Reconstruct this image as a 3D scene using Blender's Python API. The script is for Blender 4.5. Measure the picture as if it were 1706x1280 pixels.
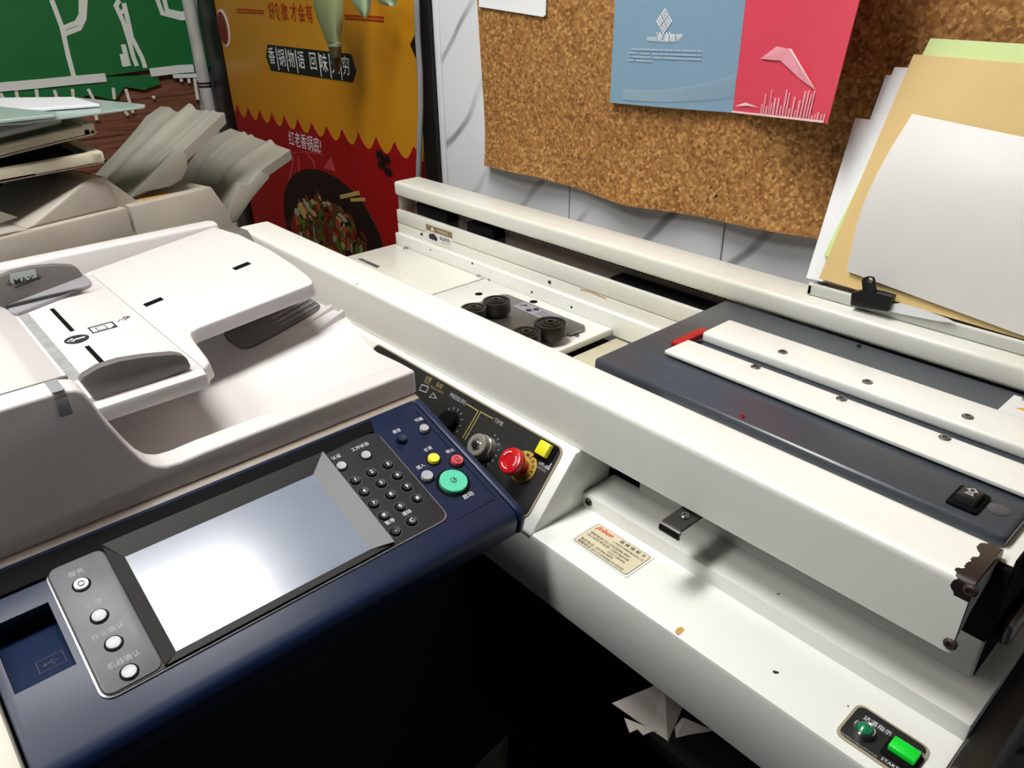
import bpy, bmesh, math, random
from mathutils import Vector, Matrix
random.seed(7)
for o in list(bpy.data.objects): bpy.data.objects.remove(o)
SC = bpy.context.scene
COL = SC.collection

# ---------------------------------------------------------------- camera (photo taken as 1706 x 1280)
S = 0.40            # metres per layout unit; layout origin = camera, x along the binding machine, y to the wall
CAMZ = 1.40
PPX, PPY = 853.0, 640.0
VL, VY = (-408.0, -12.0), (2480.0, -65.0)
FPX = math.sqrt(-((VL[0]-PPX)*(VY[0]-PPX)+(VL[1]-PPY)*(VY[1]-PPY)))
def _d(v): return Vector((v[0]-PPX, v[1]-PPY, FPX)).normalized()
EX = -_d(VL); EY = _d(VY); EY = (EY-EX*EX.dot(EY)).normalized(); EZ = EX.cross(EY)
def ray(u, v):
    c = Vector((u-PPX, v-PPY, FPX)); return Vector((EX.dot(c), EY.dot(c), EZ.dot(c)))
def pz(u, v, z): r = ray(u, v); return r*(z/r.z)
def py(u, v, y): r = ray(u, v); return r*(y/r.y)
def px(u, v, x): r = ray(u, v); return r*(x/r.x)
cam = bpy.data.cameras.new('camera'); camo = bpy.data.objects.new('camera', cam); COL.objects.link(camo)
cam.sensor_width = 36; cam.sensor_fit = 'HORIZONTAL'; cam.lens = 36*FPX/1706; cam.clip_start = .02
rx = Vector((EX.x, EY.x, EZ.x)); ry = -Vector((EX.y, EY.y, EZ.y)); rz = -Vector((EX.z, EY.z, EZ.z))
M = Matrix((rx, ry, rz)).transposed().to_4x4(); M.translation = (0, 0, CAMZ); camo.matrix_world = M
SC.camera = camo
# ---------------------------------------------------------------- world, lamp level, exposure
wd = bpy.data.worlds.new('world'); SC.world = wd; wd.use_nodes = True
wd.node_tree.nodes['Background'].inputs[0].default_value = (.82, .9, 1, 1)
wd.node_tree.nodes['Background'].inputs[1].default_value = .035
LAMP = 39.0                  # emission of the ceiling lamp diffuser
LAMP_FILL = 25.0  # emission of the added fill lamp
SC.view_settings.view_transform = 'Standard'; SC.view_settings.look = 'None'
SC.view_settings.exposure = -0.12; SC.view_settings.gamma = 1; SC.view_settings.use_curve_mapping = False

# ---------------------------------------------------------------- helpers
def W(p): return Vector((p[0]*S, p[1]*S, CAMZ+p[2]*S))
def lin(c):
    return tuple(((x/12.92) if x <= .04045 else ((x+.055)/1.055)**2.4) for x in c)
def hexc(h): return lin(tuple(int(h[i:i+2], 16)/255 for i in (0, 2, 4)))
MATS = {}
def mat(name, col, rough=.45, metal=0, spec=.5, var=0, vscale=6, emit=None, coat=0, bump=0, bscale=200, trans=0, alpha=1):
    m = bpy.data.materials.new(name); m.use_nodes = True; nt = m.node_tree; b = nt.nodes['Principled BSDF']
    c = hexc(col) if isinstance(col, str) else col
    b.inputs['Base Color'].default_value = (*c, 1); b.inputs['Roughness'].default_value = rough
    b.inputs['Metallic'].default_value = metal; b.inputs['Specular IOR Level'].default_value = spec
    b.inputs['Coat Weight'].default_value = coat; b.inputs['Coat Roughness'].default_value = .15
    if trans: b.inputs['Transmission Weight'].default_value = trans
    if alpha < 1: b.inputs['Alpha'].default_value = alpha
    if emit: b.inputs['Emission Color'].default_value = (*(hexc(emit[0])), 1); b.inputs['Emission Strength'].default_value = emit[1]
    if var or bump:
        tc = nt.nodes.new('ShaderNodeTexCoord')
    if var:
        n = nt.nodes.new('ShaderNodeTexNoise'); n.inputs['Scale'].default_value = vscale; n.inputs['Detail'].default_value = 6
        nt.links.new(tc.outputs['Object'], n.inputs['Vector'])
        r = nt.nodes.new('ShaderNodeValToRGB'); r.color_ramp.elements[0].position = .35; r.color_ramp.elements[1].position = .65
        r.color_ramp.elements[0].color = (*[x*(1-var) for x in c], 1); r.color_ramp.elements[1].color = (*[min(1, x*(1+var*.4)) for x in c], 1)
        nt.links.new(n.outputs['Fac'], r.inputs['Fac']); nt.links.new(r.outputs['Color'], b.inputs['Base Color'])
    if bump:
        n2 = nt.nodes.new('ShaderNodeTexNoise'); n2.inputs['Scale'].default_value = bscale
        nt.links.new(tc.outputs['Object'], n2.inputs['Vector'])
        bp = nt.nodes.new('ShaderNodeBump'); bp.inputs['Strength'].default_value = bump; bp.inputs['Distance'].default_value = .001
        nt.links.new(n2.outputs['Fac'], bp.inputs['Height']); nt.links.new(bp.outputs['Normal'], b.inputs['Normal'])
    MATS[name] = m; return m
def node(nt, t, **kw):
    n = nt.nodes.new(t)
    for k, v in kw.items():
        if k.startswith('i_'): n.inputs[k[2:].replace('_', ' ')].default_value = v
        else: setattr(n, k, v)
    return n
def paint(name, col, dirt, dcol='B8A46E', chips=.5, rough=.32, chipcol='1c1917'):
    """sprayed enamel with faint grime and sparse chips"""
    m = mat(name, col, rough, coat=.25); nt = m.node_tree; b = nt.nodes['Principled BSDF']
    tc = node(nt, 'ShaderNodeTexCoord')
    g = node(nt, 'ShaderNodeTexNoise', i_Scale=7.0, i_Detail=8.0, i_Roughness=.7); nt.links.new(tc.outputs['Object'], g.inputs['Vector'])
    rg = node(nt, 'ShaderNodeMapRange'); rg.inputs[1].default_value = .5; rg.inputs[2].default_value = .8; rg.inputs[4].default_value = dirt
    nt.links.new(g.outputs['Fac'], rg.inputs[0])
    mx = node(nt, 'ShaderNodeMix', data_type='RGBA'); mx.inputs[6].default_value = (*hexc(col), 1); mx.inputs[7].default_value = (*hexc(dcol), 1)
    nt.links.new(rg.outputs[0], mx.inputs[0])
    v = node(nt, 'ShaderNodeTexVoronoi', i_Scale=48.0); 
    nz = node(nt, 'ShaderNodeTexNoise', i_Scale=90.0); nt.links.new(tc.outputs['Object'], nz.inputs['Vector'])
    ad = node(nt, 'ShaderNodeMix', data_type='RGBA'); ad.blend_type = 'ADD'; ad.inputs[0].default_value = .012
    nt.links.new(tc.outputs['Object'], ad.inputs[6]); nt.links.new(nz.outputs['Color'], ad.inputs[7]); nt.links.new(ad.outputs[2], v.inputs['Vector'])
    # spot radius differs by cell, most cells have none
    cs = node(nt, 'ShaderNodeSeparateColor'); nt.links.new(v.outputs['Color'], cs.inputs[0])
    mr = node(nt, 'ShaderNodeMapRange'); mr.inputs[1].default_value = 1-chips*.16; mr.inputs[2].default_value = 1.0; mr.inputs[3].default_value = 0; mr.inputs[4].default_value = .12
    nt.links.new(cs.outputs[0], mr.inputs[0])
    lt = node(nt, 'ShaderNodeMath', operation='LESS_THAN'); nt.links.new(v.outputs['Distance'], lt.inputs[0]); nt.links.new(mr.outputs[0], lt.inputs[1])
    mx2 = node(nt, 'ShaderNodeMix', data_type='RGBA'); mx2.inputs[7].default_value = (*hexc(chipcol), 1)
    nt.links.new(lt.outputs[0], mx2.inputs[0]); nt.links.new(mx.outputs[2], mx2.inputs[6]); nt.links.new(mx2.outputs[2], b.inputs['Base Color'])
    return m

paint('enamel', 'F1F2EC', .14, 'BDB08A'); paint('enamel_rear', 'ECECE2', .30, 'BDB08C'); paint('enamel_grimy', 'DCD5B8', .75, '8F7F55')
# front rail: same enamel, peeled to brown primer at its near end
m = paint('enamel_peeled', 'F1F2EC', .10, 'BDB08A'); nt = m.node_tree; b = nt.nodes['Principled BSDF']
src = b.inputs['Base Color'].links[0].from_socket
tc = node(nt, 'ShaderNodeTexCoord'); sx = node(nt, 'ShaderNodeSeparateXYZ'); nt.links.new(tc.outputs['Object'], sx.inputs[0])
nz = node(nt, 'ShaderNodeTexNoise', i_Scale=75.0, i_Detail=3.0); nt.links.new(tc.outputs['Object'], nz.inputs['Vector'])
m1 = node(nt, 'ShaderNodeMath', operation='MULTIPLY_ADD'); m1.inputs[1].default_value = .030; nt.links.new(nz.outputs['Fac'], m1.inputs[0]); nt.links.new(sx.outputs[0], m1.inputs[2])
m2 = node(nt, 'ShaderNodeMath', operation='GREATER_THAN'); nt.links.new(m1.outputs[0], m2.inputs[0]); m2.inputs[1].default_value = 0.0
PEEL = m2
mz = node(nt, 'ShaderNodeMath', operation='GREATER_THAN'); nt.links.new(sx.outputs[2], mz.inputs[0]); PEELZ = mz
mm = node(nt, 'ShaderNodeMath', operation='MULTIPLY'); nt.links.new(m2.outputs[0], mm.inputs[0]); nt.links.new(mz.outputs[0], mm.inputs[1])
mx = node(nt, 'ShaderNodeMix', data_type='RGBA'); mx.inputs[7].default_value = (*hexc('251B1C'), 1)
nt.links.new(mm.outputs[0], mx.inputs[0]); nt.links.new(src, mx.inputs[6]); nt.links.new(mx.outputs[2], b.inputs['Base Color'])

paint('slate_cover', '41474F', .15, '4a4344', .35, .3, '8f979f')
mat('white_plastic', 'D8D5D5', .42, bump=.04, bscale=900)
mat('warm_plastic', 'A0948A', .55)  # darkened beige; on lid_base it carries the shade of the ledge
mat('cream_plastic', 'D9D6C8', .5); mat('lid_cream', 'CFC7B0', .55, var=.1, vscale=5); mat('aged_plastic', 'B2ABA0', .55, var=.12, vscale=5)
mat('grey_tray', '98958A', .5, var=.08, vscale=5); mat('grey_plastic', '6C6966', .42); mat('light_grey_plastic', '96959C', .4)
mat('strip_grey', 'A2A3A3', .4, var=.2, vscale=60)
mat('navy_plastic', '10203F', .38, spec=.35, bump=.05, bscale=1500); mat('black_plastic', '131416', .45, spec=.4); mat('deep_black', '050506', .8, spec=.15)
mat('keypad_black', '101116', .5, spec=.3); mat('metal_panel', '606266', .5, .15, var=.15, vscale=30); mat('silver', 'B9BBBD', .28, .85)
mat('bezel', '17181A', .5, spec=.3); mat('bezel_side', '47494B', .45)
mat('button_grey', 'A8AAB0', .35); mat('button_white', 'F2F2F2', .35); mat('print_white', 'E6E8EC', .6); mat('print_faint', 'A9ABB2', .6); mat('print_dark', '22222A', .6)
mat('button_yellow', 'FBE83C', .4); mat('button_red', 'D14B55', .4); mat('button_green', '55CBA4', .4)
mat('screen_glass', (.20, .235, .31), .20, spec=.6, coat=.5, var=.06, vscale=25)
mat('chrome', 'C9C9C5', .18, 1); mat('steel', '8E8E8C', .3, .9, var=.2, vscale=20); mat('dark_steel', '4C4A47', .34, .85)
mat('roller_black', '2D2927', .32, .4); mat('primer_brown', '3A2B29', .5)
mat('panel_black', '1B1C1A', .45, var=.2, vscale=40); mat('gold_line', 'B7A96A', .4, .4); mat('gold_rim', 'B3A78C', .4, .3)
mat('knob_clear', '9C9A90', .12, .3, coat=1); mat('estop_red', 'C5141C', .28, coat=.4); mat('estop_yellow', 'C9A93F', .45)
mat('square_yellow', 'E3DC23', .35, emit=('E3DC23', .12)); mat('lamp_green', '0E7C4A', .2, coat=.8); mat('square_green', '0CC22C', .35, emit=('08C82A', .35))
mat('card_cream', 'DDD3B2', .5); mat('print_orange', 'D5482A', .55); mat('label_white', 'E6E7E6', .5); mat('label_brown', '8B7450', .5); mat('label_yellow', 'E2AE2A', .5)
mat('red_strip', 'B3201F', .4); mat('stain', 'C79A52', .6)
mat('yellow_print', 'CB8B18', .42, coat=.2, var=.06, vscale=3); mat('red_print', '96060F', .4, coat=.3); mat('red_text', 'A82A12', .5); mat('frame_black', '0E0D0C', .4)
mat('picture_black', '16110F', .45); mat('steam_pink', 'B3434C', .5); mat('cable_grey', '8D8F92', .5)
mat('leaf_green', '8C9468', .5, var=.2, vscale=12); mat('leaf_pale', '9DB08C', .5, var=.15, vscale=12); mat('leaf_tip', '4E4630', .6)
mat('banner_green', '086B33', .5, var=.1, vscale=3); mat('banner_drip', '0C6E39', .5); mat('line_white', 'DFE6E2', .6); mat('paint_white', 'E2DED2', .7)
mat('pipe_white', 'C9C8C4', .6, var=.2, vscale=14)
mat('paper', 'F6F6F8', .6); mat('paper_2', 'F2F4F7', .6); mat('green_card', 'D3E8A0', .6); mat('tan_card', 'E4C586', .62, var=.04, vscale=8); mat('green_dark_card', '1E4B3D', .5)
mat('film_white', 'E2DFDB', .42, coat=.15); mat('rack_grey', 'C9CBC3', .42); mat('clip_black', '0A0A0B', .4)
mat('flyer_blue', '83A4BC', .35, coat=.15); mat('flyer_blue_light', 'A9C4D6', .4); mat('flyer_red', 'E14A60', .35, coat=.15, var=.05, vscale=6); mat('flyer_pink', 'F0A0AC', .4); mat('flyer_pale', 'F6D3D6', .4)
mat('panel_translucent', '9FB0AB', .25, coat=.3); mat('panel_white', 'E4E4EA', .3)
mat('floor_dark', '2A2725', .6, var=.2, vscale=4); mat('stand_dark', '141312', .6); mat('ceiling_white', 'B4B4B0', .8); mat('lamp_housing', 'E8E8E8', .4)
mat('scrap_paper', 'A39C95', .7); mat('scrap_red', '4a1512', .6)
mat('food_orange', 'A8492A', .5); mat('food_green', '4E6A24', .5); mat('food_cream', 'B09A5C', .5); mat('food_brown', '5A3420', .5); mat('food_pale', '9AA08C', .5); mat('food_red', '7C1F18', .5)
m = mat('lamp_diffuser', 'FFFFFF', .5); b = m.node_tree.nodes['Principled BSDF']; b.inputs['Emission Color'].default_value = (1, .985, .95, 1); b.inputs['Emission Strength'].default_value = LAMP
m = mat('lamp_diffuser_fill', 'FFFFFF', .5); b = m.node_tree.nodes['Principled BSDF']; b.inputs['Emission Color'].default_value = (1, .985, .95, 1); b.inputs['Emission Strength'].default_value = LAMP_FILL
# cork
m = mat('cork', '9A6A33', .85); nt = m.node_tree; b = nt.nodes['Principled BSDF']; tc = node(nt, 'ShaderNodeTexCoord')
v = node(nt, 'ShaderNodeTexVoronoi', i_Scale=210.0); n = node(nt, 'ShaderNodeTexNoise', i_Scale=170.0, i_Detail=5.0)
nt.links.new(tc.outputs['Object'], v.inputs['Vector']); nt.links.new(tc.outputs['Object'], n.inputs['Vector'])
cs = node(nt, 'ShaderNodeSeparateColor'); nt.links.new(v.outputs['Color'], cs.inputs[0])
ad = node(nt, 'ShaderNodeMath', operation='MULTIPLY_ADD'); ad.inputs[1].default_value = .5; nt.links.new(cs.outputs[0], ad.inputs[0]); 
h = node(nt, 'ShaderNodeMath', operation='MULTIPLY'); h.inputs[1].default_value = .5; nt.links.new(n.outputs['Fac'], h.inputs[0]); nt.links.new(h.outputs[0], ad.inputs[2])
r = node(nt, 'ShaderNodeValToRGB'); el = r.color_ramp.elements
el[0].position = .1; el[0].color = (*hexc('54340F'), 1); el[1].position = .85; el[1].color = (*hexc('D3A568'), 1)
e = el.new(.35); e.color = (*hexc('8E5F2B'), 1); e = el.new(.62); e.color = (*hexc('AB7A40'), 1)
nt.links.new(ad.outputs[0], r.inputs[0]); nt.links.new(r.outputs[0], b.inputs['Base Color'])
bp = node(nt, 'ShaderNodeBump', i_Strength=.4, i_Distance=.002); nt.links.new(ad.outputs[0], bp.inputs['Height']); nt.links.new(bp.outputs['Normal'], b.inputs['Normal'])
# marble
m = mat('marble', 'D7DADF', .22); nt = m.node_tree; b = nt.nodes['Principled BSDF']; tc = node(nt, 'ShaderNodeTexCoord')
mp = node(nt, 'ShaderNodeMapping'); mp.inputs['Rotation'].default_value = (0, math.radians(-40), 0); nt.links.new(tc.outputs['Object'], mp.inputs[0])
wv = node(nt, 'ShaderNodeTexWave', i_Scale=2.6, i_Distortion=4.0, i_Detail=3.0); wv.inputs['Detail Scale'].default_value = .8; nt.links.new(mp.outputs[0], wv.inputs['Vector'])
r = node(nt, 'ShaderNodeValToRGB'); el = r.color_ramp.elements; el[0].position = 0; el[0].color = (*hexc('8F9194'), 1); el[1].position = .06; el[1].color = (*hexc('E6E8EC'), 1)
nt.links.new(wv.outputs['Fac'], r.inputs[0])
n = node(nt, 'ShaderNodeTexNoise', i_Scale=3.0); nt.links.new(tc.outputs['Object'], n.inputs['Vector'])
r2 = node(nt, 'ShaderNodeValToRGB'); r2.color_ramp.elements[0].position = .50; r2.color_ramp.elements[1].position = .66; nt.links.new(n.outputs['Fac'], r2.inputs[0])
mx = node(nt, 'ShaderNodeMix', data_type='RGBA'); mx.inputs[7].default_value = (*hexc('E6E8EC'), 1); nt.links.new(r2.outputs[0], mx.inputs[0]); nt.links.new(r.outputs[0], mx.inputs[6]); nt.links.new(mx.outputs[2], b.inputs['Base Color'])
# wood panelling
m = mat('wood', '7A4A36', .5); nt = m.node_tree; b = nt.nodes['Principled BSDF']; tc = node(nt, 'ShaderNodeTexCoord')
mp = node(nt, 'ShaderNodeMapping'); mp.inputs['Scale'].default_value = (1, 3, 40); nt.links.new(tc.outputs['Object'], mp.inputs[0])
n = node(nt, 'ShaderNodeTexNoise', i_Scale=3.0, i_Detail=6.0); nt.links.new(mp.outputs[0], n.inputs['Vector'])
r = node(nt, 'ShaderNodeValToRGB'); r.color_ramp.elements[0].position = .3; r.color_ramp.elements[0].color = (*hexc('5E3526'), 1); r.color_ramp.elements[1].position = .75; r.color_ramp.elements[1].color = (*hexc('95654F'), 1)
nt.links.new(n.outputs['Fac'], r.inputs[0]); nt.links.new(r.outputs[0], b.inputs['Base Color'])

def wl(o):
    v = Vector((0, 0, 0))
    while o: v += o.location; o = o.parent
    return v
def obj(name, bm, material, parent=None, smooth=True, loc=None, ang=35):
    bmesh.ops.recalc_face_normals(bm, faces=bm.faces)
    off = wl(parent) if parent else Vector((0, 0, 0))
    o = bpy.data.objects.new(name, bpy.data.meshes.new(name)); COL.objects.link(o)
    if loc is not None:
        o.location = W(loc)-off; off = W(loc)
    elif parent is None:
        # origin at base centre
        xs = [v.co for v in bm.verts]
        c = sum(xs, Vector())/len(xs); c.z = min(v.z for v in xs); o.location = c; off = c
    for v in bm.verts: v.co -= off
    bm.to_mesh(o.data); bm.free()
    if parent: o.parent = parent
    o.data.materials.append(MATS[material])
    if smooth:
        for p in o.data.polygons: p.use_smooth = True
        o.data.set_sharp_from_angle(angle=math.radians(ang))
    return o
def thing(name, label, cat, base, group=None):
    o = bpy.data.objects.new(name, None); COL.objects.link(o); o.location = W(base); o.empty_display_size = .05
    tag(o, label, cat, group); return o
def tag(o, label, cat, group=None, kind=None):
    o['label'] = label; o['category'] = cat
    if group: o['group'] = group
    if kind: o['kind'] = kind
    return o
def struct(o): o['kind'] = 'structure'; return o

def NB(): return bmesh.new()
def bev(bm, faces_edges, r, seg=2):
    if r: bmesh.ops.bevel(bm, geom=list(faces_edges), offset=r*S, segments=seg, profile=.5, affect='EDGES', clamp_overlap=True)
def box(bm, x0, x1, y0, y1, z0, z1, b=0, seg=2):
    t = bmesh.new(); bmesh.ops.create_cube(t, size=1)
    for v in t.verts:
        v.co = W((x0 if v.co.x < 0 else x1, y0 if v.co.y < 0 else y1, z0 if v.co.z < 0 else z1))
    bev(t, t.edges, b, seg); merge(bm, t); return bm
def merge(bm, t):
    me = bpy.data.meshes.new('t'); t.to_mesh(me); t.free(); bm.from_mesh(me); bpy.data.meshes.remove(me)
def prism3(bm, base, top, b=0, seg=2):
    t = bmesh.new(); n = len(base)
    a = [t.verts.new(W(p)) for p in base]; c = [t.verts.new(W(p)) for p in top]
    t.faces.new(a); t.faces.new(list(reversed(c)))
    for i in range(n): t.faces.new((a[i], c[i], c[(i+1) % n], a[(i+1) % n]))
    bmesh.ops.recalc_face_normals(t, faces=t.faces)
    if b:
        es = [e for e in t.edges if len(e.link_faces) == 2 and e.calc_face_angle(0) > .35]
        bev(t, es, b, seg)
    merge(bm, t); return bm
def prism(bm, pts, axis, lo, hi, b=0, seg=2):
    """pts in the two remaining axes (order x,y,z)"""
    def mk(p, t):
        if axis == 'x': return (t, p[0], p[1])
        if axis == 'y': return (p[0], t, p[1])
        return (p[0], p[1], t)
    return prism3(bm, [mk(p, lo) for p in pts], [mk(p, hi) for p in pts], b, seg)
def rnd(pts, r, seg=4):
    """round the corners of a 2D outline"""
    out = []; n = len(pts)
    for i in range(n):
        p0, p, p1 = Vector(pts[i-1]), Vector(pts[i]), Vector(pts[(i+1) % n])
        a = (p0-p); c = (p1-p); rr = min(r, a.length*.48, c.length*.48); s = p+a.normalized()*rr; e = p+c.normalized()*rr
        for k in range(seg+1):
            t = k/seg; out.append(tuple((s*(1-t)*(1-t)+p*2*t*(1-t)+e*t*t)))
    return out
class Frame:
    def __init__(s, o, u, v):
        s.o = Vector(o); s.u = Vector(u).normalized(); s.v = Vector(v).normalized(); s.n = s.u.cross(s.v).normalized()
    def pt(s, a, b, h=0): return s.o+s.u*a+s.v*b+s.n*h
    def px(s, x, y, h=0):
        r = ray(x, y); p = r*((s.o+s.n*h).dot(s.n)/r.dot(s.n))-s.o; return (p.dot(s.u), p.dot(s.v))
    def pxs(s, pts, h=0): return [s.px(*p, h) for p in pts]
    def poly(s, pts, h0, h1, bm=None, b=0, seg=2):
        bm = bm or NB(); return prism3(bm, [s.pt(*p, h0) for p in pts], [s.pt(*p, h1) for p in pts], b, seg)
    def circ(s, a, b, r, h0, h1, bm=None, n=28, bevel=0, ry=None, r2=None):
        c = [(math.cos(i*2*math.pi/n), math.sin(i*2*math.pi/n)) for i in range(n)]; ry = ry or r; k = (r2/r) if r2 else 1
        bm = bm or NB()
        return prism3(bm, [s.pt(a+x*r, b+y*ry, h0) for x, y in c], [s.pt(a+x*r*k, b+y*ry*k, h1) for x, y in c], bevel)
    def lathe(s, a, b, prof, n=32, bm=None):
        """prof: list of (radius, height)"""
        bm = bm or NB(); rings = []
        for r, h in prof:
            if r < 1e-6: rings.append([bm.verts.new(W(s.pt(a, b, h)))])
            else: rings.append([bm.verts.new(W(s.pt(a+r*math.cos(i*2*math.pi/n), b+r*math.sin(i*2*math.pi/n), h))) for i in range(n)])
        for q, w in zip(rings, rings[1:]):
            for i in range(n):
                f = [q[i % len(q)], q[(i+1) % len(q)], w[(i+1) % len(w)], w[i % len(w)]]
                f = list(dict.fromkeys(f))
                if len(f) > 2:
                    try: bm.faces.new(f)
                    except ValueError: pass
        return bm
    def ring(s, a, b, r0, r1, h0, h1, bm=None, a0=0, a1=360, n=36):
        bm = bm or NB(); full = (a1-a0) >= 360
        k = n if full else n+1
        for i in range(n):
            t0 = math.radians(a0+(a1-a0)*i/n); t1 = math.radians(a0+(a1-a0)*(i+1)/n)
            q = [(a+r*math.cos(t), b+r*math.sin(t)) for r, t in ((r0, t0), (r1, t0), (r1, t1), (r0, t1))]
            s.poly(q, h0, h1, bm)
        return bm
    def line(s, p, q, w, h0, h1, bm=None):
        p, q = Vector(p), Vector(q); d = (q-p).normalized(); k = Vector((-d.y, d.x))*w/2
        return s.poly([tuple(p+k), tuple(p-k), tuple(q-k), tuple(q+k)], h0, h1, bm)
    def stroke(s, pts, w, h0, h1, bm=None):
        bm = bm or NB(); P = [Vector(p) for p in pts]; closed = (P[0]-P[-1]).length < 1e-6
        if closed: P = P[:-1]
        n = len(P); L = []; R = []
        for i in range(n):
            a = P[i-1] if (closed or i > 0) else P[i]; c = P[(i+1) % n] if (closed or i < n-1) else P[i]
            d1 = (P[i]-a).normalized() if (P[i]-a).length > 1e-9 else (c-P[i]).normalized(); d2 = (c-P[i]).normalized() if (c-P[i]).length > 1e-9 else d1
            m = (Vector((-d1.y, d1.x))+Vector((-d2.y, d2.x))); m = m.normalized(); k = w/2/max(.35, m.dot(Vector((-d1.y, d1.x))))
            L.append(P[i]+m*k); R.append(P[i]-m*k)
        V = [[bm.verts.new(W(s.pt(*q, h))) for q in (L[i], R[i]) for h in (h0, h1)] for i in range(n)]   # l0 l1 r0 r1
        for i in range(n if closed else n-1):
            a, c = V[i], V[(i+1) % n]
            for f in ((a[1], a[3], c[3], c[1]), (a[0], c[0], c[2], a[2]), (a[0], a[1], c[1], c[0]), (a[2], c[2], c[3], a[3])): bm.faces.new(f)
        if not closed:
            for a in (V[0], V[-1]): bm.faces.new((a[0], a[1], a[3], a[2]))
        return bm
def text(fr, string, a, b, size, material, parent, name='lettering', h=.002, align='CENTER', sx=1.0, rot=0, shear=0, bold=0, warp=None):
    cu = bpy.data.curves.new('t', 'FONT'); cu.body = string; cu.size = 1; cu.align_x = align; cu.align_y = 'CENTER'; cu.shear = shear; cu.resolution_u = 3
    cu.offset = bold
    o = bpy.data.objects.new('t', cu); COL.objects.link(o); bpy.context.view_layer.update()
    dg = bpy.context.evaluated_depsgraph_get(); me = bpy.data.meshes.new_from_object(o.evaluated_get(dg))
    bpy.data.objects.remove(o); bpy.data.curves.remove(cu)
    bm = NB(); bm.from_mesh(me); bpy.data.meshes.remove(me)
    if not bm.verts: bm.free(); return None
    c, sn = math.cos(rot), math.sin(rot)
    for v in bm.verts:
        x, y = v.co.x*size*sx, v.co.y*size
        p, q = a+x*c-y*sn, b+x*sn+y*c
        v.co = W(warp(p, q, h)) if warp else W(fr.pt(p, q, h))
    me = bpy.data.meshes.new(name); 
    o = obj(name, bm, material, parent, smooth=False); return o
def screw(fr, a, b, r, parent, material='steel', name='screw', h=.006):
    o = obj(name, fr.lathe(a, b, [(0, -.004), (r, -.004), (r, h*.45), (r*.75, h), (r*.42, h), (r*.42, h*.35), (0, h*.35)], 18), material, parent); return o
def grid(fn, nu, nv, thick=None, tdir=None):
    """surface fn(s,t)->unit point, optional thickness along tdir (unit vector * amount)"""
    bm = NB(); A = [[bm.verts.new(W(fn(i/nu, j/nv))) for j in range(nv+1)] for i in range(nu+1)]
    for i in range(nu):
        for j in range(nv): bm.faces.new((A[i][j], A[i+1][j], A[i+1][j+1], A[i][j+1]))
    if tdir:
        B = [[bm.verts.new(A[i][j].co+Vector(tdir)*S) for j in range(nv+1)] for i in range(nu+1)]
        for i in range(nu):
            for j in range(nv): bm.faces.new((B[i][j], B[i][j+1], B[i+1][j+1], B[i+1][j]))
        for i in range(nu):
            bm.faces.new((A[i][0], B[i][0], B[i+1][0], A[i+1][0])); bm.faces.new((A[i][nv], A[i+1][nv], B[i+1][nv], B[i][nv]))
        for j in range(nv):
            bm.faces.new((A[0][j], A[0][j+1], B[0][j+1], B[0][j])); bm.faces.new((A[nu][j], B[nu][j], B[nu][j+1], A[nu][j+1]))
    return bm
def tube(pts, r, n=8):
    bm = NB(); rings = []
    P = [W(p) for p in pts]
    for i, p in enumerate(P):
        d = (P[min(i+1, len(P)-1)]-P[max(i-1, 0)]).normalized(); s = d.orthogonal().normalized() if i == 0 else (rings_s-d*rings_s.dot(d)).normalized()
        rings_s = s; t = d.cross(s); rad = (r[i] if isinstance(r, (list, tuple)) else r)*S
        rings.append([bm.verts.new(p+(s*math.cos(k*2*math.pi/n)+t*math.sin(k*2*math.pi/n))*rad) for k in range(n)])
    for a, c in zip(rings, rings[1:]):
        for k in range(n): bm.faces.new((a[k], a[(k+1) % n], c[(k+1) % n], c[k]))
    bm.faces.new(list(reversed(rings[0]))); bm.faces.new(rings[-1]); return bm
def cut(o, bm):
    c = bpy.data.objects.new('c', bpy.data.meshes.new('c')); COL.objects.link(c); bmesh.ops.recalc_face_normals(bm, faces=bm.faces); bm.to_mesh(c.data); bm.free()
    md = o.modifiers.new('b', 'BOOLEAN'); md.operation = 'DIFFERENCE'; md.object = c; md.solver = 'EXACT'
    bpy.context.view_layer.update(); dg = bpy.context.evaluated_depsgraph_get()
    me = bpy.data.meshes.new_from_object(o.evaluated_get(dg)); o.modifiers.clear(); old = o.data; o.data = me; bpy.data.meshes.remove(old)
    bpy.data.objects.remove(c)
FLOOR = -CAMZ/S
WALL = 2.60; LEFT = -6.78
WF = Frame((0, WALL, 0), (1, 0, 0), (0, 0, 1))          # back wall
LF = Frame((LEFT, 0, 0), (0, 1, 0), (0, 0, 1))          # left wall

# ================================================================ SETTING
CEIL = 3.3
struct(obj('floor', box(NB(), LEFT-.2, 3.5, -3.5, WALL+.3, FLOOR-.1, FLOOR), 'floor_dark', smooth=False))
struct(obj('ceiling', box(NB(), LEFT-.2, 3.5, -3.5, WALL+.3, CEIL, CEIL+.1), 'ceiling_white', smooth=False))
wb = struct(obj('wall_back', box(NB(), LEFT-.2, 3.5, WALL+.025, WALL+.3, FLOOR, CEIL), 'ceiling_white', smooth=False))
wlft = struct(obj('wall_left', box(NB(), LEFT-.2, LEFT, -3.5, WALL+.02, FLOOR, CEIL), 'ceiling_white', smooth=False))
xs = [-3.50, -2.538, -1.668, -.798, .072, .942, 1.812, 2.68, 3.5]
for x0, x1 in zip(xs, xs[1:]):
    obj('marble_tile', box(NB(), x0+.003, x1-.003, WALL, WALL+.024, FLOOR, CEIL-.01, .003, 1), 'marble', wb)
tr = struct(obj('trim_1', box(NB(), -3.545, -3.502, WALL-.008, WALL+.024, FLOOR, CEIL-.01, .004), 'panel_white'))
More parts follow.
